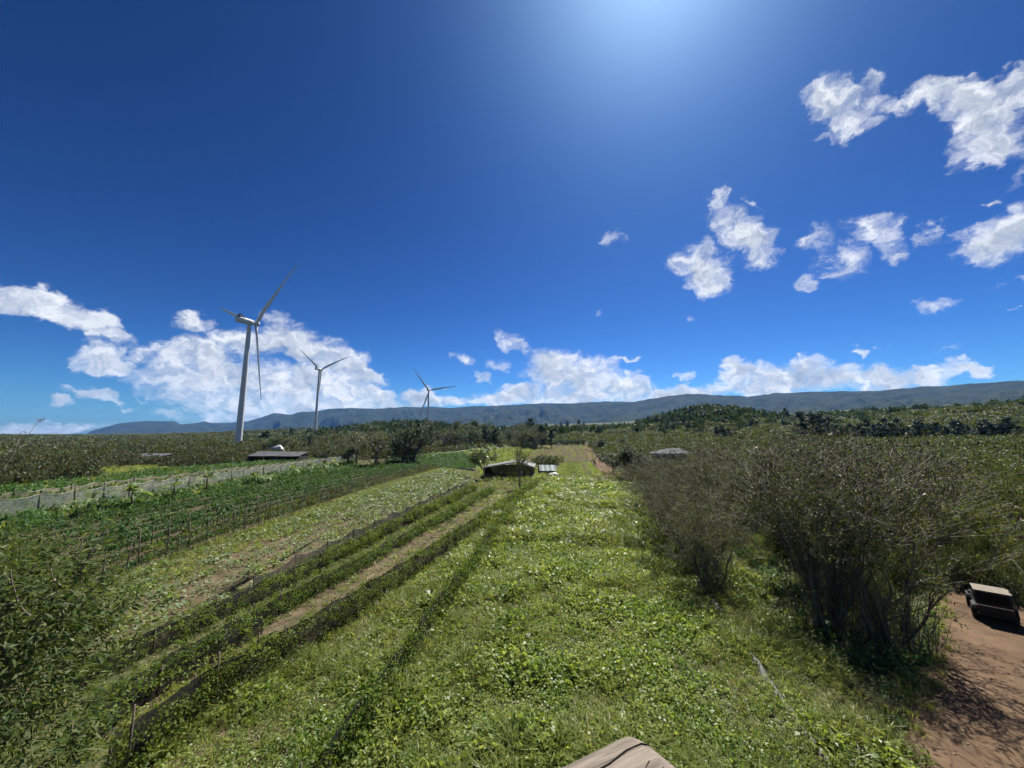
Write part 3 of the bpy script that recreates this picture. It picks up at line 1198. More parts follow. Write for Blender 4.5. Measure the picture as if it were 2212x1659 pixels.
M_LAWN = mat("mown_green", (.10, .15, .025), rough=1, col2=(.075, .085, .028), scale=.8, detail=7, spec=.1)
# ------------------------------------------------------------------ fields and ground patches
def line(*pp):
    return [G(*p) for p in pp]


ROW_A = line((640, 1790), (770, 1597), (905, 1400), (1000, 1262), (1090, 1130), (1140, 1062))
ROW_B = line((270, 1680), (420, 1560), (640, 1420), (830, 1292), (1000, 1168), (1165, 1050))
ROW_C = line((150, 1500), (350, 1402), (575, 1292), (745, 1202), (920, 1113), (1030, 1059))
ROW_D = line((190, 1575), (400, 1446), (620, 1318), (780, 1228), (940, 1136), (1065, 1064))
ROW_E = line((150, 1640), (330, 1512), (480, 1420), (575, 1366))
ROW_F = line((230, 1670), (390, 1545), (520, 1452), (600, 1400))
NET_BLACK = line((545, 1285), (720, 1192), (900, 1103), (1010, 1052))
POLES_1 = line((60, 1330), (210, 1262), (440, 1175), (640, 1110), (800, 1058), (950, 1014))
POLES_2 = line((40, 1290), (200, 1230), (430, 1150), (640, 1090), (930, 1010))

FIELD = line((540, 1960), (770, 1610), (905, 1412), (1092, 1138), (1150, 1062), (1196, 1036), (1372, 1038), (1432, 1140), (1500, 1245), (1640, 1440), (1790, 1650), (1990, 1990))
VERGE = line((1372, 1038), (1432, 1140), (1500, 1245), (1640, 1440), (1790, 1650), (1990, 1990), (2060, 1900), (1960, 1640), (1900, 1540), (1800, 1430), (1690, 1310), (1560, 1180), (1450, 1060), (1400, 1025))
YARD = line((1905, 1990), (1900, 1700), (1945, 1580), (1990, 1470), (2020, 1360), (2010, 1296), (2060, 1272), (2150, 1283), (2300, 1350), (2700, 1500), (3600, 1990))
ALLEY_AB = ROW_A[:-1] + [G(1150, 1056)] + ROW_B[::-1]
ALLEY_BC = ROW_B + ROW_D[::-1]
SQUASH = NET_BLACK[::-1] + line((400, 1365), (230, 1450), (40, 1560), (-200, 1700), (-200, 1480), (60, 1345), (210, 1275), (440, 1188), (640, 1120), (800, 1068), (960, 1018), (1010, 1030))
CROP = line((60, 1335), (210, 1262), (440, 1175), (640, 1110), (800, 1058), (950, 1014), (900, 1003), (760, 1010), (640, 1022), (380, 1068), (130, 1112), (-150, 1170), (-300, 1350))
OUTER = line((-300, 1260), (130, 1122), (380, 1078), (640, 1030), (760, 1016), (775, 993), (650, 996), (520, 1003), (380, 1013), (200, 1036), (0, 1054), (-300, 1090))

sheet("bare_yard", YARD, M_DIRT, .012, 1.2, label="bare reddish dirt yard with long branch shadows", cat="dirt", kind="structure")
sheet("squash_field_soil", SQUASH, M_STRAW, .006, 2.5, label="brown soil and straw of the squash field", cat="soil", kind="structure")
sheet("vine_alley_soil", ALLEY_BC, M_STRAW, .009, 2.0, label="straw covered soil between the vine rows", cat="soil", kind="structure")
sheet("crop_soil", CROP, M_SOIL, .007, 4, label="dark soil under the dark green crop rows", cat="soil", kind="structure")
sheet("lane_soil", ALLEY_AB, M_STRAW, .010, 2.0, label="straw and bare soil in the lane between the two netted hedges", cat="soil", kind="structure")
FAR_LAWN = [GT(*p) for p in ((1200, 1031), (1205, 998), (1290, 998), (1345, 1031))]
FAR_PLOW = [GT(*p) for p in ((1120, 1004), (1150, 962), (1262, 960), (1296, 996), (1215, 998))]
sheet("far_strip_soil", FAR_LAWN, M_SOIL, .02, 4, label="brown soil between the bright green strips beyond the weedy field", cat="soil", kind="structure")
sheet("ploughed_soil", FAR_PLOW, M_SOIL, .02, 6, label="grey brown ploughed plot far down the farm track", cat="soil", kind="structure")
TRACK = [GT(*p) for p in ((1300, 1034), (1265, 975), (1262, 958), (1272, 956), (1300, 985), (1350, 1034))]
sheet("farm_track", TRACK, M_DIRT, .03, 5, label="reddish dirt track beside the ploughed plot", cat="track", kind="structure")

W1 = [weed_mesh("weed_clump", LM_WEED, 48, .55, .6, .19, .135) for _ in range(5)]
GR = [grass_mesh("grass_tuft", LM_GRASS, 34, .28, .8, .032) for _ in range(4)]
DR = [grass_mesh("straw_tuft", LM_DRY, 26, .4, .5, .016) for _ in range(3)]
BL = [broad_mesh("broad_leaf_vine", LM_PALE, 12, .8, .4, .26) for _ in range(4)]
VN = [weed_mesh("vine_clump", LM_VINE, 56, .5, .5, .12, .10) for _ in range(4)]
CRP = [weed_mesh("crop_clump", LM_CROP, 30, .46, .6, .25, .18) for _ in range(4)]


def near(x, y, a, b):
    r = np.hypot(x, y)
    return (r >= a) & (r < b)


def patchy(x, y, seed, s, lo, hi):
    return np.clip((fbm(x / s, y / s, seed, 3) - lo) / (hi - lo), 0, 1)


def density(fn):
    return lambda x, y: rng.uniform(size=len(x)) < fn(x, y)


# the weedy field in the middle: leafy weeds, grass and pale creeping vine
def weeds_in(name, poly, sp, label, gfrac=.5, seed=1, hmul=1.0, blfrac=.10, dry=.06, lush=1.0):
    x, y = poly_points(poly, sp)
    k = np.hypot(x, y) > 11
    x, y = x[k], y[k]
    r = np.hypot(x, y)
    # farther off the clumps stand wider apart and are larger
    keep = rng.uniform(size=len(x)) < np.clip(26 / r, .16, 1) ** 1.0
    x, y, r = x[keep], y[keep], r[keep]
    grow = np.clip(r / 30, 1, 2.2)
    lump = .35 + 1.15 * patchy(x, y, seed, 2.2, .3, .72) * (.35 + .65 * patchy(x, y, seed + 9, 9, .2, .7)) + .3 * rng.uniform(size=len(x))
    pg = patchy(x, y, seed + 3, 3.4, .38, .62)
    u = rng.uniform(size=len(x))
    g = u < gfrac * pg * 1.5
    b = (~g) & (rng.uniform(size=len(x)) < blfrac * 4 * patchy(x, y, seed + 5, 4.0, .55, .7))
    d = (~g) & (~b) & (rng.uniform(size=len(x)) < dry * 4 * patchy(x, y, seed + 7, 5, .55, .72))
    w = ~(g | b | d)
    P = onland(x, y, -.04)
    sz = lump * grow * hmul
    for (m_, vs, nm, mul, lb, ct) in ((w, W1, "weeds", .85, "leafy green weeds covering " + label, "weeds"), (g, GR, "grass", .95, "tall grass tufts in " + label, "grass"),
                                      (b, BL, "creeping_vine", .65, "pale broad-leaved creeper in " + label, "creeper"), (d, DR, "dry_grass", .8, "dry straw-coloured grass in " + label, "dry grass")):
        if m_.sum() > 3:
            s3 = np.stack([sz[m_] * mul, sz[m_] * mul, sz[m_] * mul * rng.uniform(.6, 1.15, m_.sum()) / np.sqrt(grow[m_])], 1)
            scatter(nm, vs, P[m_], s3, label=lb, cat=ct, kind="stuff")


weeds_in("field", FIELD, .31, "the bright weedy field in the middle", gfrac=.32, seed=1, hmul=1.1, dry=.1)
weeds_in("verge", VERGE, .36, "the darker verge under the bare trees", gfrac=.6, seed=31, hmul=.95, dry=.12)
weeds_in("alley", ALLEY_AB, .30, "the lane between the two netted hedges", gfrac=.5, seed=51, hmul=1.1)
weeds_in("vine_alley", ALLEY_BC, .6, "the straw lanes between the vine rows", gfrac=.35, seed=71, hmul=.5, dry=.5)

# squash field on the left: pale leaves in loose rows, grass strip by the poles
x, y = poly_points(SQUASH, .62)
ux = x - .09 * y
rowk = .5 + .5 * np.cos(ux / 2.7 * 2 * math.pi)
k = rng.uniform(size=len(x)) < (.04 + .96 * rowk ** 2.2) * patchy(x, y, 5, 7, .12, .4)
scatter("squash_vines", BL, onland(x[k], y[k]), rng.uniform(.8, 1.7, k.sum()) * np.clip(np.hypot(x[k], y[k]) / 60, .8, 1.5), label="pale broad squash leaves in loose rows on brown soil", cat="squash", kind="stuff")
k = rng.uniform(size=len(x)) < .13
scatter("field_weeds", W1, onland(x[k], y[k], -.05), rng.uniform(.5, 1.2, k.sum()), label="low green weeds scattered through the squash field", cat="weeds", kind="stuff")
STRIP = POLES_1 + [(p[0] + 5.5, p[1] - 1.5) for p in POLES_1[::-1]]
x, y = poly_points(STRIP, .55)
scatter("grass_strip", GR, onland(x, y, -.05), rng.uniform(.5, 1.0, len(x)) * np.clip(np.hypot(x, y) / 60, .8, 1.6), label="bright grass strip at the foot of the bean poles", cat="grass", kind="stuff")

# the big crop field: separate mounded rows
def along(pl, step):
    pl = np.array(pl)
    seg = np.linalg.norm(np.diff(pl, axis=0), axis=1)
    s = np.concatenate([[0], np.cumsum(seg)])
    t = np.arange(0, s[-1], step)
    x = np.interp(t, s, pl[:, 0])
    y = np.interp(t, s, pl[:, 1])
    return x, y, t


ORD = ["first", "second", "third", "fourth", "fifth", "sixth", "seventh", "eighth", "ninth", "tenth", "eleventh", "twelfth", "thirteenth", "fourteenth", "fifteenth", "sixteenth", "seventeenth", "eighteenth", "nineteenth", "twentieth"]
_pa, _pb = np.array(POLES_2), np.array(line((-260, 1150), (130, 1114), (380, 1069), (640, 1022), (770, 1008)))


def lerp_rows(t):
    q = np.linspace(0, 1, 12)
    out = []
    for s in q:
        def at(pl):
            seg = np.concatenate([[0], np.cumsum(np.linalg.norm(np.diff(pl, axis=0), axis=1))])
            return np.array([np.interp(s * seg[-1], seg, pl[:, 0]), np.interp(s * seg[-1], seg, pl[:, 1])])
        out.append(at(_pa) * (1 - t) + at(_pb) * t)
    return out


NR = 11
for i in range(NR):
    pl = lerp_rows((i - .9) / (NR - 1))
    x, y, t = along(pl, .36)
    x = x + rng.normal(size=len(x)) * .12
    y = y + rng.normal(size=len(y)) * .2
    gap = fbm(t / 6, np.full(len(t), i * 7.3), 12, 2) > .16
    x, y = x[gap], y[gap]
    s = rng.uniform(.9, 1.25, len(x)) * (.75 + .45 * fbm(x / 5, y / 5, 40 + i, 2))
    row = bake("crop_row", CRP, onland(x, y, -.06), np.stack([s, s, s * rng.uniform(.8, 1.35, len(x))], 1), kind="thing",
                  label="%s dark green crop row counted from the bean poles" % ORD[i], cat="crop row", group="dark green crop rows")

# rough grass outside the net fences, and the far plots
x, y = poly_points(OUTER, 1.3)
scatter("rough_grass", CRP + GR[:1], onland(x, y, -.05), rng.uniform(1.0, 2.2, len(x)), label="rough pale green growth between the net fences and the scrub", cat="grass", kind="stuff")
for i, (a, b) in enumerate((((1203, 1030), (1222, 1000)), ((1228, 1030), (1236, 1000)), ((1258, 1030), (1252, 1000)), ((1292, 1030), (1268, 1000)))):
    pl = [GT(*a), GT(*b)]
    x, y, t = along(pl, .35)
    x = x + rng.uniform(-1.5, 1.5, len(x))
    y = y + rng.uniform(-.5, .5, len(x))
    bake("lettuce_row", [weed_mesh("lettuce_clump", LM_WEED, 40, .6, .3, .2, .15)] if i == 0 else [bpy.data.meshes["lettuce_clump"]], onland(x, y), rng.uniform(.8, 1.3, len(x)), kind="thing",
            label="%s bright green strip from the left in the plot beyond the weedy field" % ORD[i], cat="crop row", group="bright green strips beyond the field")
x, y = poly_points(FAR_PLOW, 1.6, density(lambda x, y: .5 + .5 * np.cos((x * .97 - y * .2) / 3.0 * 2 * math.pi)))
scatter("stubble", DR + W1[:1], onland(x, y), rng.uniform(.9, 1.8, len(x)), label="dull stubble in rows on the ploughed plot", cat="stubble", kind="stuff")

# green plots between the crop field and the wood
MIDPLOT = [GT(*p) for p in ((800, 1006), (880, 986), (1000, 976), (1020, 990), (1040, 1012), (960, 1014))]
x, y = poly_points(MIDPLOT, 1.25, density(lambda x, y: .25 + .75 * (np.cos((x * .995 - y * .1) / 3.4 * 2 * math.pi) > -.2)))
scatter("far_crop", CRP, onland(x, y, -.05), rng.uniform(1.1, 1.9, len(x)), label="green crop in narrow strips on the plots left of the farm shed", cat="crop", kind="stuff")
MIDGRASS = [GT(*p) for p in ((1000, 976), (1110, 968), (1150, 970), (1128, 1003), (1196, 1030), (1140, 1045), (1040, 1034), (1030, 1010))]
x, y = poly_points(MIDGRASS, 1.1)
scatter("plot_grass", GR + W1[:3], onland(x, y, -.05), rng.uniform(1.0, 2.0, len(x)), label="rough grass around the farm shed", cat="grass", kind="stuff")
SAND = [GT(*p) for p in ((895, 985), (1005, 972), (1010, 979), (905, 991))]
sheet("pale_plot", SAND, mat("pale_soil", (.30, .26, .20), rough=1, col2=(.20, .17, .12), scale=.5), .03, 5, label="pale bare plot in front of the dark wood", cat="soil", kind="structure")
SHADEYARD = [GT(*p) for p in ((180, 1034), (205, 985), (365, 985), (390, 1014))]
x, y = poly_points(SHADEYARD, 1.6)
scatter("yard_weeds", GR + W1[:2], onland(x, y, -.05), rng.uniform(1.2, 2.6, len(x)), label="weeds in front of the black shade house", cat="weeds", kind="stuff")
# whatever is left open near by gets a rough cover
COVERED = [FIELD, VERGE, SQUASH, CROP, OUTER, ALLEY_AB, ALLEY_BC, YARD, MIDPLOT, MIDGRASS]
x, y, s = wedge_points(-66, 22, 12, 125, .62, .011, lambda x, y: np.logical_and.reduce([~in_poly(x, y, p) for p in COVERED]))
u = rng.uniform(size=len(x))
sz = rng.uniform(.55, 1.25, len(x)) * s / .62
for k, vs, nm, lb, ct in ((u < .25, VN, "low_vines", "low yellow-green creeping vines along the left rows", "vines"), ((u >= .25) & (u < .6), GR, "lane_grass", "uneven grass in the gaps of the left rows", "grass"), (u >= .6, DR, "lane_straw", "dry straw in the gaps of the left rows", "straw")):
    scatter(nm, vs, onland(x[k], y[k], -.06), sz[k] * (.6 if ct == "vines" else .65), label=lb, cat=ct, kind="stuff")

# under the bare trees: weeds and dead litter
x, y, s = wedge_points(12, 62, 13, 95, .62, .011, lambda x, y: np.logical_and.reduce([~in_poly(x, y, p) for p in COVERED]) & ~(np.hypot(x - 28.8, y - 25.9) < 2.6))
u = rng.uniform(size=len(x))
sz = rng.uniform(.5, 1.3, len(x)) * s / .62
for k, vs, nm, lb, ct in ((u < .45, CRP, "undergrowth", "dark leafy undergrowth below the bare trees", "undergrowth"), ((u >= .45) & (u < .75), GR, "shade_grass", "long grass below the bare trees", "grass"), (u >= .75, DR, "leaf_litter", "dead straw and litter below the bare trees", "litter")):
    scatter(nm, vs, onland(x[k], y[k], -.06), sz[k] * .85, label=lb, cat=ct, kind="stuff")

# stones and tufts on the yard
x, y = poly_points(YARD, .55)
k = rng.uniform(size=len(x)) < .35
PB = []
for q in range(3):
    v_ = unit(rng.normal(size=(8, 3))) * rng.uniform(.7, 1.2, (8, 1)) * np.array([1, .8, .5])
    b_ = np.array([(-1, -1, -1), (1, -1, -1), (1, 1, -1), (-1, 1, -1), (-1, -1, 1), (1, -1, 1), (1, 1, 1), (-1, 1, 1)]) * np.array([.6, .5, .35]) * rng.uniform(.7, 1.2, (8, 3))
    PB.append(new_mesh("pebble", b_, np.array([(0, 3, 2, 1), (4, 5, 6, 7), (0, 1, 5, 4), (1, 2, 6, 5), (2, 3, 7, 6), (3, 0, 4, 7)]), (mat("yard_stone", (.20, .16, .12), rough=.95, var=.4, scale=3) if q == 0 else bpy.data.materials["yard_stone"],)))
scatter("pebbles", PB, onland(x[k], y[k], .02), rng.uniform(.015, .06, k.sum()) ** 1.0, label="small stones strewn over the dirt yard", cat="stones", kind="stuff", tilt=.5)
ed = np.array(YARD[:6])
ex, ey, et = along(ed, .16)
ex = ex + np.abs(rng.normal(size=len(ex))) * .7
k = rng.uniform(size=len(ex)) < .7
scatter("edge_tufts", GR + DR + W1[:2], onland(ex[k], ey[k], -.02), rng.uniform(.25, .8, k.sum()), label="ragged tufts creeping over the edge of the dirt yard", cat="grass", kind="stuff")
# ------------------------------------------------------------------ scrub and woodland masses
SC_N = [bush_mesh("scrub_bush", LM_SCRUB, M_TWIG, 2000, 1.0, 1.0, .085, .034, 44, 44, .24) for _ in range(4)]
SC_M = [bush_mesh("mid_scrub_bush", LM_SCRUB, M_TWIG, 520, 1.0, 1.0, .17, .075, 30, 14, .27) for _ in range(4)]
SC_D = [bush_mesh("dull_scrub_bush", LM_SCRUBD, M_TWIGD, 620, 1.0, 1.0, .14, .06, 30, 40, .26) for _ in range(3)]
SC_F = [bush_mesh("far_scrub_bush", LM_SCRUB, None, 230, 1.0, 1.0, .26, .16, 20, 0) for _ in range(4)]
SC_FD = [bush_mesh("far_dull_bush", LM_SCRUBD, None, 230, 1.0, 1.0, .26, .15, 20, 0) for _ in range(3)]
SC_W = [bush_mesh("far_wood_bush", LM_FOREST, None, 150, 1.0, .9, .34, .24, 14, 0) for _ in range(4)]

CLEAR = [FIELD, VERGE, SQUASH, CROP, OUTER, ALLEY_AB, ALLEY_BC, YARD, FAR_LAWN, FAR_PLOW, TRACK]
CLEAR.append([GT(*p) for p in ((760, 1012), (880, 984), (1000, 972), (1110, 966), (1150, 968), (1130, 1004), (1196, 1030), (1140, 1045), (1020, 1035), (950, 1016))])   # farm plots in the middle
CLEAR.append([GT(*p) for p in ((1196, 1036), (1300, 1000), (1290, 985), (1350, 1034))])
CLEAR.append([GT(*p) for p in ((730, 1012), (760, 994), (860, 990), (1010, 985), (1040, 1040), (960, 1050), (800, 1075))])
CLEAR.append(line((-300, 1600), (60, 1330), (200, 1262), (60, 1700)))


def free(x, y):
    m = np.ones(len(x), bool)
    for p in CLEAR:
        m &= ~in_poly(x, y, p)
    return m


def no_sight(x, y):
    """keeps the sheds in view"""
    m = free(x, y)
    for (px0, px1, r0, r1) in ((1398, 1500, 120, 215), (520, 650, 120, 205), (215, 350, 130, 190)):
        a0, a1 = azel(px0, 985)[0], azel(px1, 985)[0]
        az = np.degrees(np.arctan2(x, y))
        r = np.hypot(x, y)
        m &= ~((az > a0) & (az < a1) & (r > r0) & (r < r1))
    return m


# right-hand scrub: feathery green
def not_thicket(x, y):
    return no_sight(x, y) & ~((x < 15 + y * .28) & (y < 90)) & ~(np.hypot(x - 28.8, y - 25.9) < 4.5) & ~((y < 24) & (x < 31))


x, y, s = wedge_points(18, 66, 24, 72, 1.6, .012, not_thicket)
hgt = rng.uniform(1.6, 3.2, len(x)) * np.clip(np.hypot(x, y) / 45, .7, 1.25)
rad = s * rng.uniform(.75, 1.1, len(x))
scatter("near_scrub", SC_N, onland(x, y, -.1), np.stack([rad, rad, hgt], 1), label="feathery green scrub just beyond the dirt yard", cat="scrub", kind="stuff", tilt=.08)
x, y, s = wedge_points(18, 66, 72, 150, 1.9, .012, no_sight)
hgt = rng.uniform(2.0, 3.6, len(x)) * np.clip(np.hypot(x, y) / 40, .65, 1.25)
rad = s * rng.uniform(.75, 1.1, len(x))
scatter("scrub", SC_M, onland(x, y, -.1), np.stack([rad, rad, hgt], 1), label="dense feathery green scrub behind the bare trees", cat="scrub", kind="stuff", tilt=.08)
x, y, s = wedge_points(4, 66, 150, 1500, 3.0, .0135, no_sight)
hgt = rng.uniform(2.4, 4.0, len(x)) * np.clip(s / 3.2, .8, 1.5) * (.7 + .6 * fbm(x / 25, y / 25, 2, 2))
rad = s * rng.uniform(.75, 1.2, len(x))
scatter("far_scrub", SC_F, onland(x, y, -.3), np.stack([rad, rad, hgt], 1), label="grey-green scrub spreading over the slopes in front of the mountains", cat="scrub", kind="stuff", tilt=.08)
# left-hand scrub: duller, brownish
x, y, s = wedge_points(-62, -9, 95, 250, 2.6, .012, no_sight)
hgt = rng.uniform(2.0, 4.0, len(x)) * (.7 + .6 * fbm(x / 18, y / 18, 6, 2))
rad = s * rng.uniform(.75, 1.15, len(x))
scatter("brown_scrub", SC_D + SC_FD, onland(x, y, -.2), np.stack([rad, rad, hgt], 1), label="dull brown-green scrub beyond the net fences", cat="scrub", kind="stuff", tilt=.08)
x, y, s = wedge_points(-64, 5, 250, 1700, 3.4, .0135, no_sight)
hgt = rng.uniform(2.0, 3.6, len(x)) * np.clip(s / 3.4, .8, 1.5) * (.7 + .6 * fbm(x / 30, y / 30, 9, 2))
rad = s * rng.uniform(.75, 1.2, len(x))
scatter("distant_scrub", SC_FD + SC_F[:2], onland(x, y, -.3), np.stack([rad, rad, hgt], 1), label="distant scrub land around the feet of the wind turbines", cat="scrub", kind="stuff", tilt=.08)

# woods on the two hills and far slopes read as one mass
def hill_wood(i, n, hlo, hhi, sx=1.2, sy=1.0):
    a, d, hh, w, sg = HILLS[i]
    u = rng.normal(size=n) * w * .6 * sx
    v = rng.normal(size=n) * sg * .5 * sy
    x = math.sin(a) * (d + v) + math.cos(a) * u
    y = math.cos(a) * (d + v) - math.sin(a) * u
    m = free(x, y)
    return x[m], y[m], rng.uniform(hlo, hhi, m.sum())


pts = [hill_wood(0, 420, 7, 12), hill_wood(1, 700, 7, 13, 1.3), hill_wood(2, 500, 7, 12, .95), hill_wood(3, 500, 6, 10, 1.3)]
x = np.concatenate([p[0] for p in pts])
y = np.concatenate([p[1] for p in pts])
h = np.concatenate([p[2] for p in pts])
scatter("hill_woods", SC_W, onland(x, y, -.5), np.stack([h * .62, h * .62, h], 1), label="dark woods clothing the low hills before the mountains", cat="woods", kind="stuff", tilt=.05)

# ------------------------------------------------------------------ single trees
def tree_mesh(seed, kind):
    """trunk and crown of a tree one metre tall"""
    r = random.Random(seed)
    tr = MB()
    P, D, L, W = [], [], [], []
    if kind == 'ironwood':                       # tall, wispy, needle-leaved
        tops = []
        lean = Vector((r.uniform(-.06, .06), r.uniform(-.06, .06), 1))
        tr.tube([lean * t for t in (-.03, .3, .6, .97)], [.028, .022, .013, .003], 7)
        for i in range(38):
            t = r.uniform(.14, .97)
            a = r.uniform(0, 2 * math.pi)
            ln = (.30 * (1 - t) ** .7 + .05) * r.uniform(.6, 1.1)
            b0 = lean * t
            b1 = b0 + Vector((math.cos(a) * ln, math.sin(a) * ln, ln * r.uniform(.3, .9)))
            tr.tube([b0, (b0 + b1) / 2 + Vector((0, 0, -.01)), b1], [.007, .005, .002], 3, cap=False)
            tops.append((b0, b1))
        for i in range(2400):
            b0, b1 = r.choice(tops)
            q = b0.lerp(b1, r.uniform(.35, 1.1)) + Vector((r.gauss(0, .022), r.gauss(0, .022), r.gauss(0, .022)))
            P.append(q)
            D.append((r.gauss(0, .6), r.gauss(0, .6), r.gauss(-.2, .7)))
            L.append(r.uniform(.03, .07))
            W.append(r.uniform(.014, .028))
        lm = LM_DARK
    elif kind in ('round', 'glossy', 'dull', 'dense'):
        ends = []

        def grow(p, d, ln, rad, lv):
            q = p + d * ln
            m_ = (p + q) / 2 + Vector((r.gauss(0, .03), r.gauss(0, .03), 0)) * ln * 2
            tr.tube([p, m_, q], [rad, rad * .85, rad * .7], 6 if lv < 2 else 4, cap=False)
            if lv >= 3:
                ends.append(q)
                return
            if lv >= 1:
                ends.append(q)
            for _ in range(3 if lv else 4):
                nd = (d + Vector((r.gauss(0, .66), r.gauss(0, .66), r.uniform(-.15, .45)))).normalized()
                grow(q, nd, ln * r.uniform(.6, .85), rad * .6, lv + 1)
        grow(Vector((0, 0, -.02)), Vector((r.uniform(-.1, .1), r.uniform(-.1, .1), 1)).normalized(), {'glossy': .26, 'dull': .20, 'round': .15, 'dense': .13}[kind], .020, 0)
        zs = max(e.z for e in ends)
        n = {'round': 2400, 'glossy': 1700, 'dull': 1300, 'dense': 4600}[kind]
        kz = .96 / zs
        if kind != 'glossy':
            for _ in range(26):
                a_, r_, z_ = r.uniform(0, 6.28), r.uniform(.08, .32), r.uniform(.06, .55) / kz
                ends.append(Vector((math.cos(a_) * r_ / kz, math.sin(a_) * r_ / kz, z_)))
        ends = [e * kz for e in ends]
        tr.v = [(a_ * kz, b_ * kz, c_ * kz) for a_, b_, c_ in tr.v]
        for i in range(n):
            e = r.choice(ends)
            g = Vector((r.gauss(0, 1), r.gauss(0, 1), r.gauss(0, .8))).normalized() * (r.random() ** .5) * (.17 if kind == 'dense' else .125)
            P.append(e + g)
            D.append((r.gauss(0, 1), r.gauss(0, 1), r.gauss(-.1, .6)))
            s_ = {'round': .042, 'glossy': .06, 'dull': .038, 'dense': .040}[kind] * r.uniform(.6, 1.3)
            L.append(s_)
            W.append(s_ * (.55 if kind != 'glossy' else .5))
        lm = {'round': LM_FOREST, 'glossy': LM_GLOSS, 'dull': LM_SCRUBD, 'dense': LM_DARK}[kind]
    v, f = kites(np.array([tuple(p) for p in P]), np.array(D), rdir(len(P), .8, .8), np.array(L), np.array(W))
    return tr.mesh("trunk", M_BARK, True), new_mesh("crown", v, f, (lm,))


TREES = {k: [tree_mesh(s * 7 + i, k) for i in range(n)] for s, (k, n) in enumerate((('ironwood', 4), ('round', 4), ('glossy', 2), ('dull', 3), ('dense', 3)), 1)}


def tree(kind, x, y, h, label, group=None, name=None, wide=1.0, variant=None, z=None):
    tm, cm = TREES[kind][R_.randrange(len(TREES[kind])) if variant is None else variant]
    root = empty(name or {'ironwood': 'ironwood_tree', 'round': 'broadleaf_tree', 'glossy': 'glossy_tree', 'dull': 'dull_tree', 'dense': 'dark_tree'}[kind], (x, y, (tz(x, y) if z is None else z) - .1), R_.uniform(0, 6.28), label, "tree", group)
    root.scale = (h * wide, h * wide, h)
    link("trunk", tm, root)
    link("crown", cm, root)
    return root


def tree_px(kind, px, py, hpx, label, wide=1.0, dist=None, **kw):
    if dist is None:
        x, y = GT(px, py)
    else:
        a = math.radians(azel(px, 943)[0])
        x, y = math.sin(a) * dist, math.cos(a) * dist
    f = y * math.cos(PITCH)
    return tree(kind, x, y, hpx * f / FPX * 1.02, label, wide=wide, **kw)


# the dark row of tall trees across the right-hand slope
TENS = ["", "", "twenty", "thirty", "forty"]


def nth(i):
    return ORD[i] if i < 20 else TENS[(i + 1) // 10] + ("th" if (i + 1) % 10 == 0 else "-" + ORD[(i + 1) % 10 - 1]).replace("yth", "ieth")


for k_, px in enumerate(range(1738, 2212, 17)):
    px_ = px + R_.uniform(-4, 4)
    d_ = R_.uniform(330, 372)
    hp = 56 if px < 1800 else R_.choice((36, 40, 46, 50))
    tree_px('ironwood', px_, 0, hp * R_.uniform(.9, 1.1), "%s dark ironwood from the left in the tall tree row across the right slope" % nth(k_), wide=R_.uniform(1.1, 1.6), dist=d_, group="dark tree row on the right slope")
for px, py, hp in ((1548, 922, 34), (1562, 922, 36), (1574, 922, 30), (1590, 918, 22), (1512, 918, 20)):
    tree_px('ironwood', px, py, hp, "dark tree standing below the wooded hill right of centre", wide=1.1, dist=330, group="dark trees below the wooded hill")
# on the hill tops, against the mountains
for i in range(46):
    a, d, hh, w, sg = HILLS[2]
    u, v = R_.gauss(0, .55) * w, R_.uniform(-.7, .3) * sg
    tree(R_.choice(('round', 'round', 'ironwood')), math.sin(a) * (d + v) + math.cos(a) * u, math.cos(a) * (d + v) - math.sin(a) * u, R_.uniform(9, 15), "dark tree on the wooded hill right of centre", "trees on the hill right of centre", wide=1.1)
for i in range(34):
    a, d, hh, w, sg = HILLS[0]
    u, v = R_.gauss(0, .6) * w, R_.uniform(-.8, .2) * sg
    tree('round', math.sin(a) * (d + v) + math.cos(a) * u, math.cos(a) * (d + v) - math.sin(a) * u, R_.uniform(8, 13), "rounded tree on the wooded hill before the smallest turbine", "trees on the hill before the smallest turbine", wide=1.15)
for k_, (px, hp) in enumerate(sorted(((1212, 22), (1226, 24), (1238, 15), (1252, 26), (1262, 22), (1180, 20), (1168, 15), (1285, 13), (1310, 17), (1330, 12), (1480, 14), (1110, 14), (1075, 16), (1452, 12), (1395, 14)))):
    tree_px('ironwood', px, 0, hp, "%s slim dark tree from the left along the mountain foot in the middle" % ORD[k_], dist=R_.uniform(620, 700), wide=.9, group="slim trees against the mountain foot")
# the wood behind the farm plots, left of the middle
for i in range(44):
    px = R_.uniform(905, 1205)
    tree_px(R_.choice(('round', 'dull', 'round', 'ironwood')), px, 0, R_.uniform(30, 48), "tree in the dark wood behind the banana patch", dist=R_.uniform(262, 400), wide=R_.uniform(.95, 1.3), group="wood behind the banana patch")
for i in range(14):
    px = 565 + i * 24.5 + R_.uniform(-8, 8)
    tree_px(R_.choice(('dull', 'round')), px, 0, R_.uniform(24, 42), "%s scrubby tree from the left along the scrub between long shed and dark tree" % ORD[i], dist=R_.uniform(200, 300), wide=R_.uniform(1.0, 1.4), group="scrubby trees along the left scrub")
tree_px('dense', 872, 1000, 78, "blackish round-topped tree standing left of the banana patch", wide=1.15, variant=1)
tree_px('dense', 893, 1000, 56, "lower dark tree leaning against the blackish round-topped tree", wide=1.1, variant=2)
tree_px('dull', 812, 1006, 74, "broad grey-brown tree left of the blackish tree", wide=1.5, variant=0)
tree_px('dull', 770, 1004, 52, "grey-brown tree under the coconut palms", wide=1.3, variant=1)
tree_px('dense', 752, 1004, 36, "small dark green tree at the end of the net fence", wide=1.3, variant=0)
tree_px('round', 700, 1000, 30, "low yellowish tree beside the long dark shed", wide=1.5, variant=1)
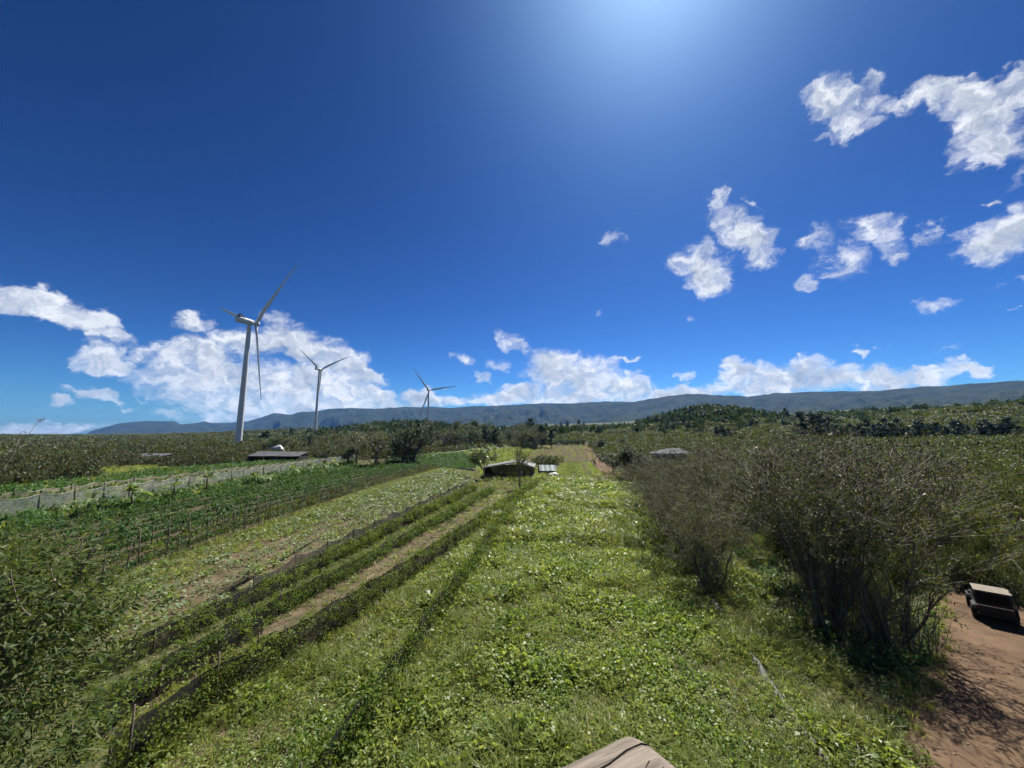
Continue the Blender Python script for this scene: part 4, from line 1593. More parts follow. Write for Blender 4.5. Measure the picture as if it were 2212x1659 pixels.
tree_px('dense', 1356, 1036, 72, "dense dark green tree at the far right corner of the weedy field", wide=1.35, variant=0)
tree_px('round', 1398, 1030, 50, "bushy tree in front of the grey-roofed house", wide=1.4, variant=3)
tree_px('dull', 1325, 1024, 44, "thin grey leafless-looking tree by the farm track", wide=1.0, variant=2)
tree_px('dense', 1300, 975, 26, "dark shrub-like tree beside the dirt track", wide=1.5, variant=0)
tree_px('round', 1345, 968, 22, "second dark shrub-like tree above the dirt track", wide=1.5, variant=1)
tree_px('glossy', 1046, 1036, 62, "glossy dark tree at the left end of the farm shed", wide=1.05, variant=0)
tree_px('dull', 1124, 1058, 88, "olive tree with a bare trunk in front of the farm shed", wide=.8, variant=1)
tree_px('dull', 1172, 1022, 40, "grey twiggy tree behind the striped lean-to", wide=1.2, variant=0)
tree_px('round', 1235, 962, 14, "clipped dark windbreak tree at the left end behind the ploughed plot", wide=1.3, variant=2)
for px in (1222, 1248, 1261):
    tree_px('round', px, 962, 14, "dark windbreak tree behind the ploughed plot", wide=1.3, group="windbreak behind the ploughed plot")


# coconut palms
def palm_mesh(seed):
    r = random.Random(seed)
    tr = MB()
    c = r.uniform(-.12, .12)
    tr.tube([(c * t * t, 0, t * .62) for t in (-.05, .25, .5, .75, 1)], [.028, .022, .019, .017, .016], 8)
    top = Vector((c, 0, .62))
    V, F = [], []
    for i in range(20):
        a = 2 * math.pi * i / 20 + r.uniform(-.15, .15)
        el = r.uniform(-.2, 1.1)
        ln = r.uniform(.34, .44)
        pts_ = []
        for q in range(6):
            t = q / 5
            x_ = ln * t * math.cos(el)
            z_ = ln * (t * math.sin(el) - .55 * t * t)
            pts_.append(top + Vector((math.cos(a) * x_, math.sin(a) * x_, z_)))
        sd_ = Vector((-math.sin(a), math.cos(a), 0))
        for q in range(1, 16):
            t = q / 15
            j = min(int(t * 5), 4)
            p = pts_[j].lerp(pts_[j + 1], t * 5 - j)
            fw = (pts_[j + 1] - pts_[j]).normalized()
            l_ = .11 * math.sin(math.pi * min(1, t * .86 + .14)) ** .6 + .015
            for sg in (-1, 1):
                tip = p + (sd_ * sg * .8 + fw * .6 + Vector((0, 0, -.5))) * l_
                k = len(V)
                V += [p - fw * .006, p + fw * .006, tip]
                F.append((k, k + 1, k + 2))
    return tr.mesh("trunk", M_BARK, True), new_mesh("fronds", np.array([tuple(v) for v in V]), np.array(F), (LM_PALM,))


PALMS = [palm_mesh(3), palm_mesh(8)]
for i, (px, py, hp, lb) in enumerate(((742, 968, 48, "coconut palm with wind-blown fronds, left one of the tall pair"), (772, 968, 46, "coconut palm with wind-blown fronds, right one of the tall pair"),
                                      (806, 950, 44, "tallest coconut palm, standing behind the grey-brown trees"), (640, 952, 26, "small palm among the scrub near the middle turbine's foot"),
                                      (668, 950, 22, "short palm at the foot of the middle turbine"))):
    x, y = GT(px, py)
    h_ = hp * y / FPX * 1.02
    rt = empty("coconut_palm", (x, y, tz(x, y) - .1), R_.uniform(0, 6), lb, "palm tree", "coconut palms")
    rt.scale = (h_, h_, h_)
    link("trunk", PALMS[i % 2][0], rt)
    link("fronds", PALMS[i % 2][1], rt)


# banana plants: a sheathed stem and a few long, torn, arching leaves
def banana_mesh(seed, nl=8):
    r = random.Random(seed)
    st = MB().tube([(0, 0, -.05), (0.02, 0, .2), (.03, .01, .42)], [.035, .03, .018], 8)
    leaves = []
    for i in range(nl):
        a = 2 * math.pi * i / nl + r.uniform(-.4, .4)
        el = r.uniform(.25, 1.25)
        ln = r.uniform(.55, .8)
        el = 1.45 if i == 0 else el
        sd_ = Vector((-math.sin(a), math.cos(a), 0))
        V, F = [], []
        nseg = 9
        for q in range(nseg + 1):
            t = q / nseg
            x_ = ln * t * math.cos(el)
            z_ = ln * (t * math.sin(el) - .62 * t ** 2.2)
            p = Vector((.03 + math.cos(a) * x_, math.sin(a) * x_, .40 + z_))
            w = .12 * math.sin(math.pi * min(1, .1 + t * .88)) ** .7 * (.15 if t < .12 else 1)
            j1, j2 = r.uniform(.55, 1.1), r.uniform(.55, 1.1)
            V += [p - sd_ * w * j1 + Vector((0, 0, -.25 * w)), p, p + sd_ * w * j2 + Vector((0, 0, -.25 * w))]
        for q in range(nseg):
            k = q * 3
            F += [(k, k + 1, k + 4, k + 3), (k + 1, k + 2, k + 5, k + 4)]
        leaves.append(new_mesh("leaf", [tuple(v) for v in V], F, (LM_BANANA,)))
    return st.mesh("stem", mat("banana_stem", (.12, .13, .06), rough=.6, var=.3, scale=12), True), leaves


BAN = [banana_mesh(s, n) for s, n in ((1, 7), (2, 9), (5, 6))]


def banana(x, y, h, label, group, i=0):
    rt = empty("banana_plant", (x, y, tz(x, y)), R_.uniform(0, 6.28), label, "banana plant", group)
    rt.scale = (h, h, h)
    st, lv = BAN[i % 3]
    link("stem", st, rt)
    for l_ in lv:
        link("leaf", l_, rt)
    return rt


for i, (px, py, hp) in enumerate(((190, 1113, 50), (285, 1096, 52), (372, 1078, 44), (447, 1060, 44), (549, 1046, 28), (577, 1045, 24), (632, 1030, 26), (668, 1022, 24), (700, 1018, 22), (722, 1014, 22))):
    x, y = G(px, py)
    banana(x, y, hp * y / FPX * 1.4, "%s banana plant from the left along the pale net fence" % ORD[i], "banana plants along the net fence", i)
for i in range(16):
    px, py = 820 + i * 10.8 + R_.uniform(-3, 3), 0
    py = np.interp(px, [820, 985], [1001, 982]) + R_.uniform(-2, 4)
    x, y = GT(px, py)
    banana(x, y, R_.uniform(3.0, 4.2), "%s young banana plant from the left in the row bordering the far green plot" % ORD[i], "young bananas bordering the far plot", i)
for i in range(26):
    t = R_.random()
    px = 1012 + t * 84 + R_.uniform(-8, 8)
    py = 988 - t * 14 + R_.uniform(-4, 4)
    x, y = GT(px, py)
    banana(x, y, R_.uniform(5.0, 6.8), "tall banana plant in the dense patch behind the farm shed", "dense banana patch behind the shed", i)
for i, px in enumerate((1086, 1094)):
    x, y = GT(px, 1018)
    banana(x, y, 4.6, "banana plant peeking over the shed roof, %s one" % ("left" if i == 0 else "right"), None, i)
# ------------------------------------------------------------------ trellises, nets and fences
M_NETB = mat("black_net", (.020, .020, .020), rough=.8, var=.3, scale=6)
M_NETP = mat("pale_net", (.38, .37, .34), rough=.8, var=.25, scale=.8, col2=(.22, .22, .20))
M_NETT = mat("tan_net", (.42, .33, .22), rough=.8, col2=(.30, .24, .17), scale=.8)
M_CLOTH = mat("black_shade_cloth", (.030, .029, .028), rough=.85, col2=(.075, .068, .06), scale=1.5)


def open_mat(m, cover, sc=60.0):
    """woven net: part of it is holes"""
    N, L = m.node_tree.nodes, m.node_tree.links
    out = N['Material Output']
    b = N['Principled BSDF']
    ge = N.new('ShaderNodeNewGeometry')
    nz = N.new('ShaderNodeTexNoise')
    nz.inputs['Scale'].default_value = 2.0
    nz.inputs['Detail'].default_value = 6
    nz.inputs['Roughness'].default_value = .7
    L.new(ge.outputs['Position'], nz.inputs['Vector'])
    mr = N.new('ShaderNodeMapRange')
    mr.inputs['From Min'].default_value = .3
    mr.inputs['From Max'].default_value = .7
    mr.inputs['To Min'].default_value = max(0, cover - .22)
    mr.inputs['To Max'].default_value = min(1, cover + .22)
    L.new(nz.outputs[0], mr.inputs['Value'])
    t = N.new('ShaderNodeBsdfTransparent')
    ms = N.new('ShaderNodeMixShader')
    L.new(mr.outputs[0], ms.inputs[0])
    L.new(t.outputs[0], ms.inputs[1])
    L.new(b.outputs[0], ms.inputs[2])
    L.new(ms.outputs[0], out.inputs['Surface'])


open_mat(M_NETP, .52)
open_mat(M_NETT, .72)
open_mat(M_CLOTH, .82)
open_mat(M_NETB, .88)  # hedge net made denser to block light and darken the rows' sides


def net_strip(pl, step, h, sag, thick=.02, bottom=.02, hvar=0.0, seed=0):
    """a hanging net between posts, its top edge sagging"""
    x, y, t = along(pl, step / 6)
    n = len(x)
    ph = (t / step) % 1.0
    top = h - sag * np.sin(ph * math.pi) + (fbm(t / 2.3, t * 0, seed, 3) - .5) * hvar
    z = terrain(x, y)
    dx, dy = np.gradient(x), np.gradient(y)
    ln = np.hypot(dx, dy) + 1e-9
    nx, ny = -dy / ln, dx / ln
    bul = (fbm(t / 1.4, t * 0 + 9, seed + 3, 2) - .5) * .16
    V = []
    for q in (0, .33, .66, 1.0):
        w = math.sin(q * math.pi) * bul
        V.append(np.stack([x + nx * w, y + ny * w, z + bottom + (top - bottom) * q], 1))
    V = np.concatenate(V)
    F = []
    for q in range(3):
        k = np.arange(n - 1)
        F.append(np.stack([q * n + k, q * n + k + 1, (q + 1) * n + k + 1, (q + 1) * n + k], 1))
    return V, np.concatenate(F)


def post_mesh(h, r, lean=0.0, n=6):
    return MB().tube([(0, 0, -.3), (lean * .5, 0, h * .5), (lean, 0, h)], [r, r * .95, r * .85], n).mesh("post", M_POLE, True)


def posts(parent, pl, step, h, r, var=.1, ms=None, end=True, jit=.0):
    ms = ms or [post_mesh(h * s_, r, l_) for s_, l_ in ((1, 0), (1 + var, .06), (1 - var, -.07), (1 + var * .5, .03))]
    x, y, t = along(pl, step)
    for i in range(len(x)):
        o = link("post", R_.choice(ms), parent)
        xx, yy = x[i] + R_.gauss(0, jit), y[i] + R_.gauss(0, jit)
        o.location = (xx, yy, tz(xx, yy))
        o.rotation_euler = (R_.gauss(0, .03), R_.gauss(0, .03), R_.uniform(0, 6.28))


def straight(pl, n=14):
    x, y, t = along(pl, 1.0)
    return list(zip(x, y))


def vine_row(pl, label, h=1.35, net=True, cover=1.0, thick=.34, seed=0, post=3.2, leaf=None, sp=.22, drape=0.35):
    root = empty("vine_row", (0, 0, 0), 0, label, "vine row", "vine-covered trellis rows")
    posts(root, pl, post, h * 1.12, .04, .12)
    if net:
        V, F = net_strip(pl, post, h, .12, hvar=.25, seed=seed)
        link("net", new_mesh("net", V, F, (M_NETB,)), root)
    pl2 = np.array(straight(pl))
    x, y, t = along(pl2, sp)
    reps = 8
    X, Y, Z, Sx, Sz = [], [], [], [], []
    top = h * (.78 + .45 * fbm(t / 1.7, t * 0 + seed, seed, 3))
    gap = fbm(t / 2.6, t * 0 + 3, seed + 4, 3)
    for q in range(reps):
        u = rng.uniform(0, 1, len(x)) ** .75
        k = rng.uniform(size=len(x)) < cover * np.where(u > .75, 1.0, np.clip((gap - .3) * 3.4, .12, 1))
        w = rng.normal(size=len(x)) * thick * (.5 + .6 * u)
        X.append((x + w * .97 + rng.normal(size=len(x)) * .1)[k])
        Y.append((y - w * .12 + rng.normal(size=len(x)) * .12)[k])
        Z.append((terrain(x, y) + top * u - .16)[k])
        Sx.append((rng.uniform(.38, .75, len(x)))[k])
    X, Y, Z, Sx = map(np.concatenate, (X, Y, Z, Sx))
    far_ = np.clip(np.hypot(X, Y) / 34, 1, 1.8)
    kk = rng.uniform(size=len(X)) < 1 / far_ ** 1.5
    X, Y, Z, Sx = X[kk], Y[kk], Z[kk], (Sx * far_)[kk]
    bake("foliage", leaf or VNL, np.stack([X, Y, Z], 1), Sx, root, tilt=.5, kind="stuff")
    return root


VNL = [weed_mesh("vine_spray", LM_VINE, 22, .5, .5, .17, .14) for _ in range(4)]
vine_row(ROW_A, "netted vine hedge edging the weedy field, first hedge from the field", 1.25, seed=3, thick=.22)
vine_row(ROW_B, "tall dark netted vine hedge, second hedge from the weedy field", 1.7, seed=5, cover=1.0, thick=.28)
vine_row(ROW_C, "bushy vine row tight beside the black shade cloth", 1.25, seed=8, thick=.42, cover=1.0, sp=.2)
vine_row(ROW_D, "bright bushy vine row, next one over from the shade-cloth row", 1.1, seed=11, thick=.5, cover=1.0, sp=.2)
vine_row(ROW_E, "short vine row at the lower left, nearer the lance-leaved tree", 1.1, seed=14, thick=.42, cover=.95)
vine_row(ROW_F, "short vine row at the lower left, nearer the tall dark hedge", 1.1, seed=17, thick=.42, cover=.9)

# loose bamboo canes fallen over in the straw lane
for i, (px, py, a, l_) in enumerate(((860, 1215, .4, 2.6), (905, 1190, -.3, 2.2), (930, 1165, .9, 2.4), (1000, 1120, .7, 2.8), (1020, 1105, .5, 2.6), (1035, 1098, .8, 3.0), (770, 1270, 1.2, 1.8), (820, 1235, 2.2, 1.6))):
    x, y = G(px, py)
    z = tz(x, y)
    c = MB().tube([(x, y, z + .06), (x + math.cos(a) * l_ * .5, y + math.sin(a) * l_ * .5, z + .22), (x + math.cos(a) * l_, y + math.sin(a) * l_, z + .42)], [.022, .02, .015], 6)
    c.build("bamboo_cane", mat("pale_cane", (.34, .27, .17), rough=.6, var=.2, scale=6) if i == 0 else bpy.data.materials["pale_cane"], label="%s fallen pale cane in the straw lane, counted from the nearest end" % ORD[[6, 7, 0, 1, 2, 3, 4, 5].index(i)], cat="cane", group="fallen canes in the straw lane", smooth=True)

# black shade cloth fence with the torn near end
root = empty("shade_cloth_fence", (0, 0, 0), 0, "black shade-cloth fence sagging between poles beside the squash field", "fence")
posts(root, NET_BLACK, 4.6, 1.9, .035)
V, F = net_strip(NET_BLACK, 4.6, 1.25, .3, hvar=.35, seed=31)
link("shade_cloth", new_mesh("shade_cloth", V, F, (M_CLOTH,)), root)
x0, y0 = NET_BLACK[0]
V, F = net_strip([(x0 - .3, y0 - 1.8), (x0 - .05, y0 - .6), (x0, y0)], 1.9, 1.1, .5, hvar=.5, seed=33)
link("torn_end", new_mesh("torn_end", V, F, (M_CLOTH,)), root)

# bean poles: two lines of thin poles with dried vines on strings
LM_DVINE = leaf_mat("dried_vine", [(.045, .040, .022), (.085, .070, .040), (.05, .065, .022)], trans=.2)
DVN = [weed_mesh("dried_spray", LM_DVINE, 16, .5, .5, .2, .07) for _ in range(3)]
for nm, pl, lb, st_ in (("bean_pole_row", POLES_1, "front line of thin bean poles with dried brown vines beside the grass strip", 2.3), ("bean_pole_row", POLES_2, "back line of thin bean poles against the dark green crop", 2.9)):
    root = empty(nm, (0, 0, 0), 0, lb, "bean poles", "bean pole rows")
    posts(root, pl, st_ * .8, 2.35, .048, .25, jit=.15)
    wi = MB()
    x, y, t = along(pl, 4.0)
    z = terrain(x, y)
    for hh in (1.75, .9):
        for i in range(len(x) - 1):
            wi.tube([(x[i], y[i], z[i] + hh), ((x[i] + x[i + 1]) / 2, (y[i] + y[i + 1]) / 2, (z[i] + z[i + 1]) / 2 + hh - .05), (x[i + 1], y[i + 1], z[i + 1] + hh)], .006, 3, cap=False)
    wi.build("string", M_TWIGD, root)
    x, y, t = along(pl, .42)
    u = rng.uniform(.2, 1.0, len(x))
    k = fbm(t / 5, t * 0 + 4, 3, 3) > .38
    bake("dried_vines", DVN, np.stack([x + rng.normal(size=len(x)) * .15, y, terrain(x, y) + 1.75 * u - .3], 1)[k], rng.uniform(.5, .95, len(x))[k] * np.clip(np.hypot(x, y)[k] / 60, .8, 1.6), root, tilt=.6, kind="stuff")

# a belt of dried vines stands behind the poles
_q = np.array(POLES_2)
BELT = [(p[0] + 1.2, p[1]) for p in POLES_1] + [(p[0] - .3, p[1] + .2) for p in POLES_2[::-1]]
x, y = poly_points(BELT, .62)
scatter("dry_vine_belt", DVN + VNL[:1], onland(x, y) + np.stack([0 * x, 0 * x, rng.uniform(-.1, .8, len(x))], 1), rng.uniform(.6, 1.2, len(x)), label="belt of dried brown bean vines behind the poles", cat="dry vines", kind="stuff", tilt=.6)

# pale net fences on the far side of the crop
for (nm, pl, m_, h_, lb, st_) in (
    ("net_fence", line((-260, 1164), (130, 1104), (380, 1062), (640, 1017), (770, 998)), M_NETP, 2.8, "pale grey net fence along the banana plants", 4.4),
    ("net_fence", line((-260, 1115), (60, 1078), (300, 1046), (520, 1020), (700, 1000)), M_NETT, 1.5, "tan net fence behind the pale grey net", 4.4),
    ("net_fence", line((250, 1069), (330, 1056), (420, 1041), (480, 1032)), M_NETT, 1.2, "short tan net between the two long net fences", 4.0),
):
    root = empty(nm, (0, 0, 0), 0, lb, "fence", "net fences beyond the crop")
    posts(root, pl, st_, h_ * 1.18, .085, .12)
    V, F = net_strip(pl, st_, h_, .34, hvar=.1, seed=int(h_ * 10))
    link("net", new_mesh("net", V, F, (m_,)), root)
    rp = MB()
    x, y, t = along(pl, st_ / 6)
    ph = (t / st_) % 1
    zt = terrain(x, y) + h_ - .34 * np.sin(ph * math.pi) + .03
    rp.tube(list(zip(x, y, zt)), .035, 4)
    rp.build("top_edge", mat("net_hem", (.62, .57, .48), rough=.8) if "net_hem" not in bpy.data.materials else bpy.data.materials["net_hem"], root)
    if h_ > 2:
        V, F = net_strip(pl, st_, .4, .1, hvar=.2, seed=5)
        V[:, 0] += .35
        link("bottom_flap", new_mesh("bottom_flap", V, F, (M_NETT,)), root)
        x, y, t = along(pl, 1.1)
        root2 = None

# black drip line / weed mat along the right edge of the weedy field
MATL = line((1418, 1105), (1500, 1240), (1562, 1335), (1640, 1440), (1700, 1525), (1770, 1625), (1900, 1820))
x, y, t = along(MATL, .35)
w = .04 + .13 * patchy(t, t * 0, 6, 2.2, .3, .6)
dx, dy = np.gradient(x), np.gradient(y)
ln = np.hypot(dx, dy)
nx, ny = -dy / ln, dx / ln
wob = (fbm(t / 1.2, t * 0, 7, 3) - .5) * .3
zz = terrain(x, y)
V = np.concatenate([np.stack([x + nx * (wob - w), y + ny * (wob - w), zz + .03], 1), np.stack([x + nx * wob, y + ny * wob, zz + .20 + (fbm(t / .7, t * 0 + 2, 9, 2) - .5) * .22], 1), np.stack([x + nx * (wob + w), y + ny * (wob + w), zz + .03], 1)])
n = len(x)
k = np.arange(n - 1)
F = np.concatenate([np.stack([q * n + k, q * n + k + 1, (q + 1) * n + k + 1, (q + 1) * n + k], 1) for q in (0, 1)])
link("weed_mat", new_mesh("weed_mat", V, F, (mat("grey_plastic_mat", (.085, .088, .09), rough=.6, col2=(.03, .03, .028), scale=2.5, spec=.25),), smooth=True), label="grey plastic weed mat lying along the right edge of the weedy field", cat="weed mat")
# black edging rope at the far ends of the plots
for (pp, lb, r_) in ((((880, 1004), (990, 1012), (1030, 1018)), "black rolled plastic lying along the far edge of the crop field", .28), (((1196, 1031), (1260, 1033), (1345, 1036)), "black cord edging the far end of the weedy field", .16)):
    pl = [GT(*p) for p in pp]
    x, y, t = along(pl, 1.5)
    tb = MB().tube([(a + R_.gauss(0, .2), b + R_.gauss(0, .25), tz(a, b) + r_ * .7) for a, b in zip(x, y)], [r_ * R_.uniform(.6, 1.2) for _ in x], 7)
    tb.build("plastic_roll", M_CLOTH if False else mat("black_plastic", (.022, .022, .024), rough=.5) if "black_plastic" not in bpy.data.materials else bpy.data.materials["black_plastic"], label=lb, cat="plastic sheet", smooth=True)

# ------------------------------------------------------------------ sheds and the house
M_ROOFW = mat("whitish_iron", (.20, .20, .195), rough=.7, col2=(.12, .115, .11), scale=.6, spec=.2)
M_FASC = mat("pale_fascia", (.50, .45, .37), rough=.8, var=.15, scale=2)
M_ROOFG = mat("grey_roof", (.085, .09, .10), rough=.8, col2=(.06, .063, .07), scale=.5, spec=.15)
M_ROOFD = mat("old_grey_sheet", (.075, .078, .085), rough=.7, col2=(.04, .042, .046), scale=.4, spec=.2)
M_WALL = mat("pale_board", (.40, .39, .37), rough=.8, col2=(.22, .21, .20), scale=.8)
M_WALLD = mat("dark_board", (.055, .05, .045), rough=.9, var=.3, scale=1.5)
M_WOODP = mat("shed_post", (.16, .12, .085), rough=.9, var=.3, scale=4)
M_GLASS = mat("window_glass", (.02, .025, .03), rough=.08, spec=.6)
M_WHITE = mat("white_plastic", (.38, .40, .40), rough=.5, var=.08, scale=2)


def corrugated(a, b, c, d, n, amp=.04, th=.03):
    """a roof sheet from edge a-b (top) to d-c (bottom), corrugations running down the slope"""
    a, b, c, d = map(Vector, (a, b, c, d))
    nrm = (b - a).cross(d - a).normalized()
    if nrm.z < 0:
        nrm = -nrm
    vs, fs = [], []
    for i in range(n + 1):
        t = i / n
        o = nrm * (amp if i % 2 else -amp)
        vs += [a.lerp(b, t) + o, d.lerp(c, t) + o, a.lerp(b, t) + o - nrm * th, d.lerp(c, t) + o - nrm * th]
    for i in range(n):
        k = i * 4
        fs += [(k, k + 1, k + 5, k + 4), (k + 2, k + 6, k + 7, k + 3), (k, k + 4, k + 6, k + 2), (k + 1, k + 3, k + 7, k + 5)]
    fs += [(0, 2, 3, 1), (n * 4, n * 4 + 1, n * 4 + 3, n * 4 + 2)]
    return MB().add(vs, fs)


# farm shed, gable towards the viewer
sx0, sy0 = G(1098, 1034)
root = empty("farm_shed", (sx0, sy0, tz(sx0, sy0)), math.radians(-6), "open farm shed with whitish gable roof and dark inside, beyond the vine rows", "shed")
W2, EV, PK, DP = 6.4, 2.9, 4.55, 11.0
pkx = 2.6
for (xa, za, xb, zb) in ((-W2 - .5, EV, pkx, PK), (W2 + .5, EV + .2, pkx, PK)):
    corrugated((xb, -.6, zb), (xb, DP, zb), (xa, DP, za), (xa, -.6, za), 46, .035).build("roof_sheet", M_ROOFW, root)
fb = MB()
for (xa, za, xb, zb) in ((-W2 - .5, EV, pkx, PK), (W2 + .5, EV + .2, pkx, PK)):
    L_ = math.hypot(xb - xa, zb - za)
    M3 = Matrix.Rotation(-math.atan2(zb - za, xb - xa), 3, 'Y')
    fb.box(((xa + xb) / 2, -.64, (za + zb) / 2 - .12), (L_, .05, .28), M=M3)
fb.build("fascia", M_FASC, root)
for xx in (-W2, -3.2, 0, 3.2, W2):
    for yy in (0, DP / 2, DP - .3):
        zt = np.interp(xx, [-W2, pkx, W2], [EV, PK, EV + .2]) - .15
        MB().box((xx, yy, zt / 2 - .1), (.14, .14, zt + .2)).build("post", M_WOODP, root)
for i in range(9):
    MB().box((0, DP - .15, .3 + i * .3), (W2 * 2, .04, .28)).build("wall_board", M_WALLD, root)
for sg in (-1, 1):
    MB().box((sg * W2, DP * .5, 1.25), (.06, DP - .6, 2.5)).build("side_wall", M_WALLD, root)
MB().box((-1.8, 2.5, .75), (2.4, 1.0, .08)).box((-2.8, 2.5, .36), (.08, .9, .72)).box((-.8, 2.5, .36), (.08, .9, .72)).build("work_bench", M_WOODP, root)
MB().box((3.4, 4.2, .9), (2.2, 1.5, 1.8)).build("stacked_boxes", M_WALLD, root)

# striped lean-to beside the shed
lx, ly = G(1184, 1027)
root = empty("lean_to", (lx, ly, tz(lx, ly)), math.radians(4), "small lean-to with striped translucent roof sheets right of the farm shed", "shed")
cols = [(.16, .19, .17), (.30, .33, .32)]
ms_ = [mat("roof_stripe_%s" % n_, c_, rough=.4, var=.15, scale=1.5) for n_, c_ in zip(("green", "pale"), cols)]
for i in range(7):
    xa = -2.5 + i * .72
    corrugated((xa + .35, 3.6, 2.75), (xa + 1.03, 3.6, 2.75), (xa + .72, -.3, 1.35), (xa, -.3, 1.35), 8, .03).build("roof_sheet", ms_[i % 2], root)
for (xx, yy, hh) in ((-2.4, 0, 1.35), (0, 0, 1.35), (2.4, 0, 1.35), (-2.1, 3.4, 2.6), (0.2, 3.4, 2.6), (2.6, 3.4, 2.6)):
    MB().box((xx, yy, hh / 2 - .1), (.1, .1, hh + .1)).build("post", M_WOODP, root)
MB().box((0, 3.45, 1.2), (4.8, .05, 2.3)).build("back_wall", M_WALLD, root)
MB().box((-1.2, .1, .6), (2.2, .05, 1.2)).build("front_panel", M_ROOFD, root)


def tarp(px, py, sx_, sy_, h, label, zz=0.0, m_=None):
    x, y = GT(px, py)
    n = 11
    vs = []
    for i in range(n):
        for j in range(n):
            u, v = i / (n - 1) - .5, j / (n - 1) - .5
            e = max(abs(u), abs(v)) * 2
            z = h * (1 - e ** 3) + .12 * h * math.sin(7 * u + 3 * v) + .1 * h * R_.uniform(-1, 1)
            vs.append((u * sx_ + R_.gauss(0, .03), v * sy_ + R_.gauss(0, .03), max(z, .02)))
    fs = [(i * n + j, (i + 1) * n + j, (i + 1) * n + j + 1, i * n + j + 1) for i in range(n - 1) for j in range(n - 1)]
    o = link("tarp", new_mesh("tarp", vs, fs, (m_ or M_WHITE,), smooth=True), None, (x, y, tz(x, y) + zz), R_.uniform(-.3, .3), label, "tarp")
    return o


tarp(1195, 1028, 3.2, 2.0, .9, "white tarp heaped at the corner of the striped lean-to")
tarp(1172, 1033, 1.6, 1.2, .6, "small white tarp between the farm shed and the striped lean-to")
tarp(592, 985, 12, 4.0, 4.6, "pale greenish-white plastic heaped behind the long dark shed", .6)
tarp(1050, 1032, 3.0, 2.0, 1.0, "crumpled pale sheet under the glossy tree", 0, M_NETP if False else M_WALL)


def long_shed(px0, px1, py, hw, rise, deep, label, m_roof, dark=True):
    a, b = GT(px0, py), GT(px1, py)
    L_ = math.hypot(b[0] - a[0], b[1] - a[1])
    ang = math.atan2(b[1] - a[1], b[0] - a[0])
    rt = empty("long_shed", (a[0], a[1], max(tz(*a), tz(*b))), ang, label, "shed")
    nsh = max(4, int(L_ / 3.2))
    for i in range(nsh):
        x0_, x1_ = L_ * i / nsh, L_ * (i + 1) / nsh - .04
        zj = R_.uniform(-.06, .06)
        corrugated((x0_, deep, hw + rise + zj), (x1_, deep, hw + rise + zj), (x1_, -.5, hw + zj), (x0_, -.5, hw + zj), 12, .03).build("roof_sheet", m_roof, rt)
        MB().box((x0_ + .1, 0, hw / 2 - .25), (.13, .13, hw + .4)).build("post", M_WOODP, rt)
    MB().box((L_, 0, hw / 2 - .25), (.13, .13, hw + .4)).build("post", M_WOODP, rt)
    MB().box((L_ / 2, deep - .2, hw / 2), (L_, .06, hw + rise * .8)).build("back_wall", M_WALLD, rt)
    for xx in (.05, L_ - .05):
        MB().box((xx, deep / 2, hw / 2), (.05, deep, hw)).build("end_wall", M_WALLD, rt)
    return rt


long_shed(534, 646, 998, 2.4, 1.7, 6.0, "long low dark shed with grey sheet roof at the edge of the left scrub", M_ROOFD)
long_shed(222, 345, 1000, 2.6, .9, 7.0, "black low shade house half hidden in the brown scrub", mat("black_shade_roof", (.06, .062, .066), rough=.6, var=.3, scale=.6))

# grey-roofed house on the right
hx, hy = GT(1450, 993)
root = empty("farm_house", (hx, hy, tz(hx, hy) - .2), math.radians(-14), "low house with grey hipped roof and pale walls behind the bare trees", "house")
Wd, Dp_, Hw = 7.8, 4.6, 3.0
rf = MB()
o_ = .7
rf.add([(-Wd - o_, -Dp_ - o_, Hw), (Wd + o_, -Dp_ - o_, Hw), (Wd + o_, Dp_ + o_, Hw), (-Wd - o_, Dp_ + o_, Hw), (-Wd * .1, 0, Hw + 2.2), (Wd * .45, 0, Hw + 2.2),
        (-Wd - o_, -Dp_ - o_, Hw - .25), (Wd + o_, -Dp_ - o_, Hw - .25), (Wd + o_, Dp_ + o_, Hw - .25), (-Wd - o_, Dp_ + o_, Hw - .25)],
       [(0, 1, 5, 4), (1, 2, 5), (2, 3, 4, 5), (3, 0, 4), (0, 6, 7, 1), (1, 7, 8, 2), (2, 8, 9, 3), (3, 9, 6, 0), (9, 8, 7, 6)])
ro = rf.build("roof", M_ROOFG, root)
MB().box((0, -Dp_ - o_ - .04, Hw - .1), (Wd * 2 + o_ * 2, .08, .3)).build("eave_board", M_WALL, ro)
for (cx_, w_) in ((-4.6, 6.0), (3.3, 2.2), (6.6, 2.2)):
    MB().box((cx_, -Dp_, (Hw - .25) / 2), (w_, .2, Hw - .25)).build("wall", M_WALL, root)
MB().box((0, Dp_, (Hw - .25) / 2), (Wd * 2, .2, Hw - .25)).build("back_wall", M_WALL, root)
for sg in (-1, 1):
    MB().box((sg * (Wd - .1), 0, (Hw - .25) / 2), (.2, Dp_ * 2 - .22, Hw - .25)).build("side_wall", M_WALL, root)
for cx_ in (-5.8, -3.4):
    wf = MB().box((cx_, -Dp_ - .12, 1.7), (1.5, .06, 1.1)).build("window", M_WALLD, root)
    MB().box((cx_, -Dp_ - .17, 1.7), (1.3, .03, .9)).build("pane", M_GLASS, wf)
dr = MB().box((.2, -Dp_ + .1, 1.1), (1.1, .08, 2.2)).build("door", M_WALLD, root)
MB().box((5.0, -Dp_ + .06, 1.4), (1.1, .06, 1.5)).build("pane", M_GLASS, root)
for i in range(24):
    MB().box((-9 + i * .75, -Dp_ - 4.2, .55), (.42, .05, 1.5)).build("fence_board", M_WALL, root)
MB().box((-.4, -Dp_ - 4.15, 1.0), (18.2, .06, .1)).build("fence_rail", M_WOODP, root)
